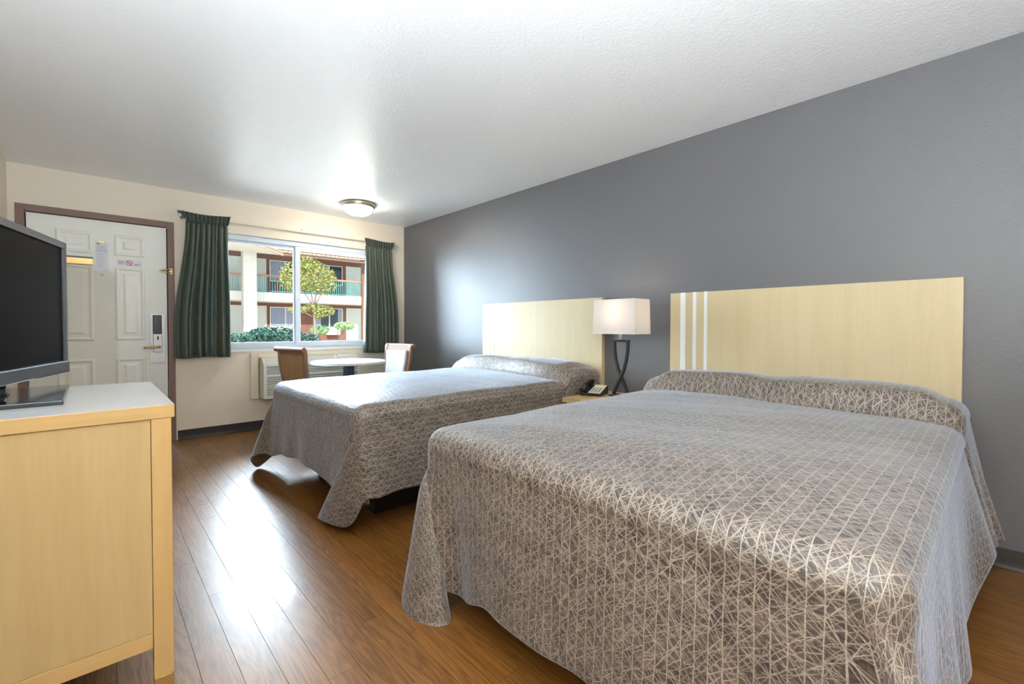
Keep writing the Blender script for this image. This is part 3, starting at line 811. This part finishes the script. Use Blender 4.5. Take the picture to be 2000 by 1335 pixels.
tp = thing('telephone', (2.80, 2.08, 0.60), 'black desk telephone with beige keypad on nightstand', 'telephone')
def trn(pts, c=(2.785, 2.083), a=0.30):
    ca, sa = math.cos(a), math.sin(a)
    return [(c[0]+0.85*(x*ca-y*sa), c[1]+0.85*(x*sa+y*ca), 0.60+0.9*(z-0.60)) for x, y, z in pts]
def obox(a, b, top=None):
    x0, y0, z0 = a; x1, y1, z1 = b
    zs = top or (z1, z1)
    p = [(x0,y0,z0),(x1,y0,z0),(x1,y1,z0),(x0,y1,z0),(x0,y0,zs[0]),(x1,y0,zs[1]),(x1,y1,zs[1]),(x0,y1,zs[0])]
    return MB().add(trn(p), [(3,2,1,0),(4,5,6,7),(0,1,5,4),(1,2,6,5),(2,3,7,6),(3,0,4,7)])
obox((-0.11, -0.095, 0.600), (0.11, 0.095, 0.6), (0.622, 0.672)).build('body', 'black', tp, bevel=0.005)
z_at = lambda x: 0.622 + (x+0.11)/0.22*0.05
obox((-0.098, -0.088, z_at(-0.098)-0.002), (0.098, 0.022, 0), (z_at(-0.098)+0.004, z_at(0.098)+0.004)).build('faceplate', 'phone_face', tp, bevel=0.002)
kp = MB()
for r_ in range(4):
    for c_ in range(3):
        xx = -0.080+r_*0.026; yy = -0.070+c_*0.030
        zz = z_at(xx+0.008)+0.004
        kp.add(trn([(xx,yy,zz-0.003),(xx+0.016,yy,zz-0.003),(xx+0.016,yy+0.018,zz-0.003),(xx,yy+0.018,zz-0.003),(xx,yy,zz+0.002),(xx+0.016,yy,zz+0.005),(xx+0.016,yy+0.018,zz+0.005),(xx,yy+0.018,zz+0.002)]), [(3,2,1,0),(4,5,6,7),(0,1,5,4),(1,2,6,5),(2,3,7,6),(3,0,4,7)])
o = kp.build('buttons', 'ink', tp); o['kind'] = 'stuff'
hs = trn([(-0.115, 0.062, 0.640), (-0.10, 0.062, 0.655), (-0.06, 0.062, 0.682), (0.0, 0.062, 0.698), (0.06, 0.062, 0.704), (0.10, 0.062, 0.700), (0.115, 0.062, 0.688)])
MB().tube(hs, [0.018, 0.026, 0.018, 0.016, 0.018, 0.026, 0.018], 12).build('handset', 'black', tp, smooth=True)
cp = []
for k in range(90):
    t = k/89; cp.append((-0.115-0.05*t+0.006*math.cos(k*1.1), 0.06-0.09*t+0.02*math.sin(3*t), 0.612+0.024*(1-t)**2+0.006*math.sin(k*1.1)))
MB().tube(trn(cp), 0.0022, 5).build('coiled_cord', 'black', tp, smooth=True)

# ------------------------------------------------------------------ dresser and television
DRX1, DRX0, DRY0, DRY1, DRZ = 0.178, -0.44, 1.684, 2.44, 0.88
ds = thing('dresser', (-0.13, 2.06, 0), 'maple dresser with grey top carrying the television', 'dresser')
tb = B((DRX0, DRY0, DRZ-0.040), (DRX1, DRY1, DRZ-0.001)).build('top_edge', 'maple_rail', ds, bevel=0.002)
B((DRX0+0.001, DRY0+0.001, DRZ-0.001), (DRX1-0.001, DRY1-0.001, DRZ)).build('top', 'laminate', ds)
for xx in (DRX1-0.010-0.046, DRX0+0.010):
    for yy in (DRY0+0.002, DRY1-0.048):
        B((xx, yy, 0.068), (xx+0.048, yy+0.046, DRZ-0.040)).build('corner_post', 'maple_post', ds, bevel=0.002)
        B((xx+0.001, yy+0.001, 0.0), (xx+0.047, yy+0.045, 0.068)).build('foot', 'brass_foot', ds, bevel=0.002)
for yy, nm in ((DRY0+0.006, 'end_panel'), (DRY1-0.026, 'end_panel')):
    B((DRX0+0.060, yy, 0.206), (DRX1-0.0575, yy+0.02, DRZ-0.0415)).build(nm, 'maple', ds)
    B((DRX0+0.060, yy-0.002, 0.160), (DRX1-0.0575, yy+0.02, 0.2045)).build('bottom_rail', 'maple_rail', ds, bevel=0.001)
B((DRX0+0.012, DRY0+0.05, 0.16), (DRX0+0.03, DRY1-0.05, DRZ-0.04)).build('back_panel', 'maple', ds)
for k in range(4):
    z0 = 0.175+k*0.166
    d = B((DRX1-0.036, DRY0+0.052, z0), (DRX1-0.014, DRY1-0.052, z0+0.158)).build('drawer', 'maple', ds, bevel=0.003)
    zc = z0+0.08; yc = (DRY0+DRY1)/2
    MB().tube([(DRX1-0.015, yc-0.07, zc), (DRX1+0.008, yc-0.06, zc), (DRX1+0.008, yc+0.06, zc), (DRX1-0.015, yc+0.07, zc)], 0.005, 8).build('handle', 'chrome', d)

tv = thing('television', (-0.20, 2.13, DRZ), 'black flat screen television on the dresser, turned off', 'television')
M['gloss_base'] = plain('glossy_charcoal', (0.03, 0.034, 0.04), 0.10, var=0.02)
B((-0.34, 1.88, DRZ), (-0.066, 2.375, DRZ+0.014)).build('stand_base', 'gloss_base', tv, bevel=0.003)
MB().lathe([(0.030, 0), (0.024, 0.01), (0.022, 0.060)], (-0.226, 2.133, DRZ+0.014), 24).build('neck', 'gloss_base', tv, smooth=True)
ta = math.radians(14.5); tx_, ty_ = math.sin(ta), math.cos(ta); nxv, nyv = math.cos(ta), -math.sin(ta)
TC = Vector((-0.205, 2.13))
def tvp(s, d, z): return (TC.x+tx_*s+nxv*d, TC.y+ty_*s+nyv*d, z)
def tvbox(s0, s1, d0, d1, z0, z1):
    p = [tvp(s0, d0, z0), tvp(s1, d0, z0), tvp(s1, d1, z0), tvp(s0, d1, z0), tvp(s0, d0, z1), tvp(s1, d0, z1), tvp(s1, d1, z1), tvp(s0, d1, z1)]
    return MB().add(p, [(3,2,1,0),(4,5,6,7),(0,1,5,4),(1,2,6,5),(2,3,7,6),(3,0,4,7)])
TZ0, TZ1, HW = 0.930, 1.446, 0.442
bz = tvbox(-HW, HW, 0.0, 0.022, TZ1-0.026, TZ1)
for q in (tvbox(-HW, -HW+0.024, 0, 0.022, TZ0, TZ1), tvbox(HW-0.024, HW, 0, 0.022, TZ0, TZ1), tvbox(-HW, HW, 0, 0.026, TZ0, TZ0+0.046)): bz.add(q.v, q.f)
bz.build('bezel', 'bezel', tv, bevel=0.004)
tvbox(-HW+0.02, HW-0.02, 0.002, 0.013, TZ0+0.04, TZ1-0.022).build('screen', 'screen', tv)
tvbox(-HW+0.01, HW-0.01, -0.03, 0.0, TZ0+0.006, TZ1-0.006).build('back_shell', 'black', tv, bevel=0.01)
tvbox(-0.22, 0.22, -0.07, -0.03, TZ0+0.03, TZ1-0.14).build('rear_housing', 'black', tv, bevel=0.015)

# ------------------------------------------------------------------ round table and chairs
TX, TY = 2.035, 4.80
tt = thing('round_table', (TX, TY, 0), 'round white pedestal table under the window', 'table')
MB().lathe([(0.375, -0.028), (0.385, -0.022), (0.386, -0.006), (0.380, 0.0)], (TX, TY, 0.742), 64).build('top', 'table', tt)
B((TX-0.045, TY-0.045, 0.05), (TX+0.045, TY+0.045, 0.714)).build('pedestal', 'navy', tt, bevel=0.004)
MB().lathe([(0.13, 0), (0.13, 0.012), (0.09, 0.035), (0.06, 0.05)], (TX, TY, 0), 40).build('foot_plate', 'navy', tt, smooth=False)
def chair(x, y, ang, label, cushion):
    t = thing('wicker_chair', (x, y, 0), label, 'chair', 'wicker chairs at the round table')
    ca, sa = math.cos(ang), math.sin(ang)
    W = lambda p: (x+p[0]*ca-p[1]*sa, y+p[0]*sa+p[1]*ca, p[2])
    def bld(mb, nm, mt, **k):
        mb.v = [W(p) for p in mb.v]; return mb.build(nm, mt, t, **k)
    # chair faces +x locally; back profile: (x, z) curving backwards at the top with a scroll
    prof = [(-0.20, 0.44), (-0.205, 0.55), (-0.225, 0.66), (-0.240, 0.76), (-0.243, 0.84), (-0.250, 0.885), (-0.268, 0.902)]
    def off(i, d):
        a = prof[max(0, i-1)]; c = prof[min(len(prof)-1, i+1)]; L_ = math.hypot(c[0]-a[0], c[1]-a[1])
        return ((c[1]-a[1])/L_*d, -(c[0]-a[0])/L_*d)
    def hw(z): return 0.205+0.025*sstep(0.45, 0.9, z) if z > 0.4 else 0.205
    def strip(y0f, y1f, d0, d1, i0=0, i1=None):
        mb = MB(); vs_ = []; ids = range(i0, (i1 or len(prof)))
        for i in ids:
            px, pz = prof[i]
            for (d, yf) in ((d0, y0f), (d1, y0f), (d1, y1f), (d0, y1f)):
                ox, oz = off(i, d); vs_.append((px+ox, yf(pz), pz+oz))
        m_ = len(list(ids)); fs_ = [(0, 1, 2, 3), tuple(4*(m_-1)+k for k in (3, 2, 1, 0))]
        for i in range(m_-1):
            for k in range(4): fs_.append((4*i+k, 4*i+(k+1) % 4, 4*i+4+(k+1) % 4, 4*i+4+k))
        return mb.add(vs_, fs_)
    for s in (-1, 1):
        bld(strip(lambda z, s=s: s*hw(z), lambda z, s=s: s*(hw(z)-0.05), -0.018, 0.018), 'back_post', 'wicker', bevel=0.008)
    bld(MB().tube([(-0.272, -0.236, 0.893), (-0.272, 0.236, 0.893)], 0.024, 14), 'top_roll', 'wicker', smooth=False)
    bld(strip(lambda z: -hw(z)+0.05, lambda z: hw(z)-0.05, -0.014, 0.014, 4, 6), 'top_rail', 'wicker')
    for k in range(13):
        c = lerp(-0.8, 0.8, k/12)
        bld(strip(lambda z, c=c: c*hw(z)*0.93-0.0065, lambda z, c=c: c*hw(z)*0.93+0.0065, -0.014, -0.002, 0, 5), 'rib', 'rib')
    bld(strip(lambda z: -hw(z)+0.05, lambda z: hw(z)-0.05, -0.002, 0.004, 0, 5), 'back_web', 'wicker')
    bld(strip(lambda z: -hw(z)+0.055, lambda z: hw(z)-0.055, 0.006, 0.040, 0, 5), 'back_cushion', 'cushion', bevel=0.012)
    bld(MB().box((-0.22, -0.23, 0.36), (0.24, 0.23, 0.41)), 'seat_frame', 'wicker', bevel=0.01)
    bld(MB().box((-0.19, -0.21, 0.412), (0.23, 0.21, 0.47)), 'seat_cushion', 'cushion', bevel=0.02)
    for sx in (-0.19, 0.20):
        for sy in (-0.19, 0.19):
            bld(MB().tube([(sx, sy, 0.37), (sx*1.05, sy*1.05, 0.0)], [0.024, 0.017], 10), 'leg', 'wicker')
M['rib'] = plain('tan_wicker_rib', (0.42, 0.25, 0.11), 0.5)
chair(1.645, 4.70, 0.25, 'brown wicker chair seen from behind, left of the round table', False)
chair(2.375, 4.72, PI+0.2, 'brown wicker chair with pale cushion, next to the grey wall', True)

# ------------------------------------------------------------------ added uplighter, unseen beside the camera, fills ceiling and walls with light
ul = thing('fill_uplighter', (-0.30, -0.15, 0), 'added standing uplighter lamp beside the camera, unseen fill light', 'fill lamp')
MB().lathe([(0.14, 0), (0.14, 0.012), (0.03, 0.03), (0.013, 0.05)], (-0.30, -0.15, 0), 32).build('base', 'dark_metal', ul)
MB().tube([(-0.30, -0.15, 0.04), (-0.30, -0.15, 1.16)], 0.012, 12).build('pole', 'dark_metal', ul)
MB().lathe([(0.02, 1.14), (0.08, 1.17), (0.15, 1.23), (0.17, 1.30), (0.165, 1.30), (0.145, 1.235), (0.075, 1.18), (0.001, 1.165)], (-0.30, -0.15, 0), 40).build('bowl', 'white', ul, smooth=True)
u = bpy.data.lights.new('fill_uplight', 'POINT'); u.energy = UPLIGHT_FILL_W; u.color = (0.79, 0.90, 1.0); u.shadow_soft_size = 0.06
uo = bpy.data.objects.new('fill_uplight', u); COL.objects.link(uo); uo.location = (-0.30, -0.15, 1.28); child(uo, ul)
# ================================================================== courtyard outside the window
M['stucco'] = plain('white_stucco', (0.74, 0.72, 0.67), 0.8, bump=0.2, bscale=30)
M['brown_wall'] = plain('brown_stucco', (0.20, 0.085, 0.06), 0.8, bump=0.2, bscale=30)
M['soffit'] = plain('cream_soffit', (0.70, 0.70, 0.64), 0.8)
M['fascia'] = plain('tan_fascia', (0.58, 0.40, 0.29), 0.7)
M['tile'] = plain('clay_roof_tile', (0.66, 0.42, 0.29), 0.75, var=0.25)
M['pale_door'] = plain('pale_green_door', (0.62, 0.66, 0.60), 0.6)
M['teal'] = plain('teal_metal', (0.05, 0.34, 0.36), 0.5)
M['rail_wood'] = plain('stained_rail', (0.42, 0.20, 0.12), 0.6)
def gravel_mat():
    g = G('pale_gravel'); v = g.coord()
    n = g.noise(v, 30, 4); g.base(g.mix(n, (0.50, 0.42, 0.35), (0.68, 0.60, 0.52))); g.set(Roughness=0.9); g.bump(n, 0.3, 0.02)
    return g.m
M['gravel'] = gravel_mat()
def blind_mat():
    g = G('blinds_behind_glass'); x = g.sep(g.coord())[0]
    f = g.math('ABSOLUTE', g.math('SUBTRACT', g.math('FRACT', g.math('MULTIPLY', x, 11.0)), 0.5))
    g.base(g.mix(g.step(f, 0.08, 0.3), (0.10, 0.13, 0.19), (0.33, 0.37, 0.46))); g.set(Roughness=0.15)
    return g.m
M['blinds'] = blind_mat()
M['dark_glass'] = plain('dark_glass', (0.02, 0.028, 0.045), 0.1)
def leaf_mat(name, c1, c2):
    g = G(name); v = g.coord()
    g.base(g.mix(g.step(g.noise(v, 9, 2), 0.3, 0.7), c1, c2)); g.set(Roughness=0.8); g.b.inputs['Specular IOR Level'].default_value = 0.15
    return g.m
M['leaf_dark'] = leaf_mat('dark_leaf', (0.008, 0.028, 0.022), (0.028, 0.065, 0.045))
M['leaf_yellow'] = leaf_mat('yellow_green_leaf', (0.13, 0.15, 0.035), (0.33, 0.32, 0.10))
M['leaf_pale'] = leaf_mat('pale_green_leaf', (0.25, 0.42, 0.17), (0.42, 0.60, 0.30))
M['bark'] = plain('grey_bark', (0.17, 0.14, 0.12), 0.8, bump=0.4, bscale=40)
gr = MB(); gr.grid([[(-25, 5.62, -0.12), (45, 5.62, -0.12)], [(-25, 16, 0.14), (45, 16, 0.14)], [(-25, 60, 0.2), (45, 60, 0.2)]])
struct(gr.build('ground', 'gravel', fix=False), 'pale gravel courtyard ground', 'ground')

bd = thing('motel_building', (9.0, 28.0, 0.2), 'two storey brown and white motel building across the courtyard', 'building')
GZ, Z2 = 0.2, 3.0
B((-4, 29.0, GZ-0.1), (20, 29.25, 5.6)).build('wall', 'brown_wall', bd)
B((-4, 27.4, 2.5), (20, 29.0, Z2)).build('balcony_slab', 'stucco', bd, bevel=0.02)
for xa in (-0.6, 5.81, 12.45, 18.6): B((xa, 26.95 if xa < 12 else 27.3, GZ-0.1), (xa+(0.64 if xa < 12 else 0.42), 27.45, 5.35)).build('column', 'stucco' if xa < 12 else 'brown_wall', bd, bevel=0.01)  # right-hand columns take the brown stucco to colour in their shade
B((-4, 26.65, 5.32), (20, 29.25, 5.40)).build('eave_soffit', 'soffit', bd)
B((7.3, 26.58, 4.99), (20, 26.68, 5.13)).build('gutter', 'frame_brown', bd, bevel=0.02)
for fz, top, nm in ((GZ, 2.26, 0), (Z2, 4.98, 1)):
    for xa, xb in ((5.27, 6.19), (6.42, 7.36), (12.18, 13.12), (13.5, 14.4), (2.6, 3.5)):
        d = B((xa, 28.95, fz), (xb, 29.0, top)).build('door', 'pale_door', bd, bevel=0.01)
        f = MB().box((xa-0.05, 28.93, fz), (xa, 29.0, top+0.05)).box((xb, 28.93, fz), (xb+0.05, 29.0, top+0.05)).box((xa, 28.93, top), (xb, 29.0, top+0.05))
        f.build('door_frame', 'stucco', d)
    for xa, xb, dark in ((7.63, 9.25, 0), (10.22, 11.84, 1), (0.6, 2.2, 0), (14.8, 16.4, 0)):
        zb_, zt_ = (1.10, 2.23) if nm == 0 else (3.80, 4.95)
        f = MB().box((xa-0.04, 28.92, zb_-0.04), (xa, 29.0, zt_+0.04)).box((xb, 28.92, zb_-0.04), (xb+0.04, 29.0, zt_+0.04)).box((xa, 28.92, zt_), (xb, 29.0, zt_+0.04)).box((xa, 28.92, zb_-0.04), (xb, 29.0, zb_)).box(((xa+xb)/2-0.03, 28.92, zb_), ((xa+xb)/2+0.03, 29.0, zt_))
        wd = f.build('window', 'stucco', bd)
        xm = (xa+xb)/2
        if dark and nm == 0:
            B((xa, 28.96, zb_), (xa+0.30, 28.99, zt_)).build('pane', 'blinds', wd)
            B((xa+0.30, 28.96, zb_), (xm-0.03, 28.99, zt_)).build('pane', 'dark_glass', wd)
            B((xm+0.03, 28.96, zb_), (xb-0.27, 28.99, zt_)).build('pane', 'dark_glass', wd)
            B((xb-0.27, 28.96, zb_), (xb, 28.99, zt_)).build('pane', 'blinds', wd)
        else:
            B((xa, 28.96, zb_), (xm-0.03, 28.99, zt_)).build('pane', 'blinds', wd)
            B((xm+0.03, 28.96, zb_), (xb, 28.99, zt_)).build('pane', 'dark_glass' if nm else 'blinds', wd)
B((10.81, 28.62, 0.59), (11.60, 29.0, 1.05)).build('air_conditioner_box', 'stucco', bd, bevel=0.02)
B((7.9, 28.62, 0.59), (8.7, 29.0, 1.05)).build('air_conditioner_box', 'stucco', bd, bevel=0.02)
for xa, xb in ((-0.0, 5.81), (6.45, 12.45), (12.87, 18.6)):
    B((xa, 27.42, 3.86), (xb, 27.52, 3.97)).build('handrail', 'rail_wood', bd, bevel=0.01)
    bl = MB(); k = int((xb-xa)/0.125)
    for i in range(1, k): bl.box((xa+i*(xb-xa)/k-0.012, 27.46, 3.06), (xa+i*(xb-xa)/k+0.012, 27.484, 3.86))
    bl.box((xa, 27.45, 3.05), (xb, 27.49, 3.08))
    o = bl.build('balusters', 'teal', bd); o['kind'] = 'stuff'
    for xx in (xa+0.05, (xa+xb)/2, xb-0.75): B((xx-0.03, 27.44, 3.0), (xx+0.03, 27.50, 3.86)).build('rail_post', 'teal', bd)
# barrel tile roof: waves across, stepped courses up the slope
pts = []
NR = 14
for r_ in range(NR):
    for e in (0.0, 0.96):
        s = (r_+e)*0.42; y = 26.45+s*0.90; z = 5.10+s*0.40 + (0.05 if e == 0 else 0.0)
        pts.append([(5.6+i*0.05, y, z+0.045*abs(math.sin(PI*i*0.05/0.26))+0.01*math.sin(i*1.7+r_)) for i in range(290)])
o = MB().grid(pts).build('roof_tiles', 'tile', bd, fix=False, solid=0.02); o['kind'] = 'stuff'
B((-4, 31.8, 5.4), (20, 32.0, 7.2)).build('ridge_wall', 'brown_wall', bd)
# projecting eave of the left wing: its edge runs diagonally towards us
e0, e1 = Vector((7.62, 26.60)), Vector((7.62-0.6*7.5, 26.60-0.8*7.5))
MB().prism([(e0.x, e0.y), (e1.x, e1.y), (-4, e1.y), (-4, 26.6)], 4.99, 5.06, 'z').build('wing_soffit', 'soffit', bd)
nv_ = Vector((0.8, -0.6))*0.06
MB().prism([(e0.x, e0.y), (e1.x, e1.y), (e1.x+nv_.x, e1.y+nv_.y), (e0.x+nv_.x, e0.y+nv_.y)], 4.95, 5.16, 'z').build('wing_fascia', 'fascia', bd)
MB().add([(e0.x+0.1, e0.y, 5.17), (e1.x+0.1, e1.y, 5.17), (-4, e1.y, 7.2), (-4, 26.6, 7.2), (e0.x+0.1, e0.y, 5.10), (e1.x+0.1, e1.y, 5.10), (-4, e1.y, 7.1), (-4, 26.6, 7.1)], [(0,1,2,3),(7,6,5,4),(0,4,5,1),(1,5,6,2),(2,6,7,3),(3,7,4,0)]).build('wing_roof', 'tile', bd)

def leaves(mb, c, rad, n, size, r, shell=0.55):
    for _ in range(n):
        while True:
            d = Vector((r.uniform(-1, 1), r.uniform(-1, 1), r.uniform(-1, 1)))
            if 0.01 < d.length <= 1: break
        d = d.normalized()*(d.length**shell)
        p = Vector((c[0]+d.x*rad[0], c[1]+d.y*rad[1], c[2]+d.z*rad[2]))
        a = Vector((r.uniform(-1, 1), r.uniform(-1, 1), r.uniform(-0.6, 0.6))).normalized(); b_ = a.cross(Vector((r.uniform(-1, 1), r.uniform(-1, 1), r.uniform(-1, 1)))).normalized()
        L_ = size*r.uniform(0.6, 1.2); W_ = L_*0.36
        mb.add([p-a*L_*0.5, p+b_*W_, p+a*L_*0.5, p-b_*W_], [(0, 1, 2, 3)])
def plant(name, label, cat, base, blobs, leaf, size, stems, seed, group=None):
    r = random.Random(seed)
    t = thing(name, base, label, cat, group)
    mb = MB()
    for c, rad, n in blobs: leaves(mb, c, rad, n, size, r)
    o = mb.build('foliage', leaf, t, fix=False); o['kind'] = 'stuff'
    for pth, rs in stems: MB().tube(pth, rs, 8).build('branch' if rs[0] < 0.05 else 'trunk', 'bark', t, smooth=True)
    return t
bl = []
ax, ay = Vector((1.99, 10.43)), Vector((3.22, 9.29))
rb = random.Random(4)
for k in range(15):
    t = k/14; p = ax.lerp(ay, t)
    hh = 0.55+0.42*math.sin(PI*(0.12+0.76*t))**0.8
    bl.append(((p.x+rb.uniform(-.1, .1), p.y+rb.uniform(-.15, .15), hh-0.10), (0.24, 0.30, 0.24), 700))
    bl.append(((p.x, p.y, hh-0.42), (0.22, 0.28, 0.30), 480))
st = []
for k in range(7):
    p = ax.lerp(ay, (k+0.5)/7); st.append(([(p.x, p.y, -0.1), (p.x+rb.uniform(-.1, .1), p.y, 0.4), (p.x+rb.uniform(-.15, .15), p.y, 0.85)], [0.014, 0.011, 0.006]))
plant('shrub', 'dark green rounded hedge shrub just outside the window', 'shrub', (2.6, 9.87, -0.02), bl, 'leaf_dark', 0.055, st, 11)
bl = [((7.0, 20.8, 3.35), (1.15, 1.15, 0.72), 1500), ((6.55, 20.9, 3.1), (0.65, 0.8, 0.55), 500), ((7.5, 20.5, 3.05), (0.62, 0.8, 0.6), 500), ((6.95, 20.8, 3.85), (0.55, 0.6, 0.32), 350),
      ((6.6, 20.8, 1.85), (0.42, 0.5, 0.16), 200), ((7.55, 20.4, 1.80), (0.42, 0.5, 0.26), 320), ((7.15, 20.6, 1.95), (0.4, 0.4, 0.18), 160), ((7.35, 20.45, 1.6), (0.25, 0.3, 0.15), 120)]
tk = (7.22, 20.58)
st = [([(tk[0]+0.03, tk[1], 0.1), (tk[0], tk[1], 0.9), (tk[0]-0.03, tk[1], 1.7), (tk[0]-0.12, tk[1]+0.05, 2.4)], [0.085, 0.075, 0.06, 0.045])]
for dx, dy, dz in ((-0.8, 0.2, 1.0), (0.5, -0.1, 1.0), (-0.3, 0.4, 1.3), (0.25, 0.3, 1.35), (-0.05, -0.4, 1.3)):
    st.append(([(tk[0]-0.05, tk[1], 1.95), (tk[0]+dx*0.4, tk[1]+dy*0.4, 1.95+dz*0.5), (tk[0]+dx, tk[1]+dy, 1.95+dz)], [0.04, 0.026, 0.01]))
for dx, dz in ((-0.6, 0.05), (0.4, 0.1)):
    st.append(([(tk[0]-0.02, tk[1], 1.5), (tk[0]+dx, tk[1], 1.75+dz)], [0.025, 0.01]))
plant('tree', 'yellow green leafy tree standing in the courtyard', 'tree', (7.24, 20.58, 0.17), bl, 'leaf_yellow', 0.115, st, 12)
plant('topiary_shrub', 'pale green flat topped topiary in front of the far door', 'shrub', (9.72, 23.7, 0.18), [((9.8, 23.65, 1.14), (0.52, 0.5, 0.22), 900)], 'leaf_pale', 0.11,
      [([(9.62, 23.75, 0.15), (9.70, 23.7, 0.7), (9.85, 23.65, 1.05)], [0.035, 0.03, 0.02]), ([(9.62, 23.75, 0.3), (9.5, 23.8, 0.7), (9.5, 23.8, 1.0)], [0.025, 0.02, 0.015])], 13, 'clipped courtyard topiaries')
plant('topiary_shrub', 'pale green topiary beside the dark hedge', 'shrub', (8.07, 22.5, 0.17), [((8.1, 22.5, 0.94), (0.44, 0.45, 0.22), 800)], 'leaf_pale', 0.11,
      [([(8.07, 22.52, 0.1), (8.06, 22.5, 0.5), (8.1, 22.5, 0.85)], [0.05, 0.045, 0.03])], 14, 'clipped courtyard topiaries')
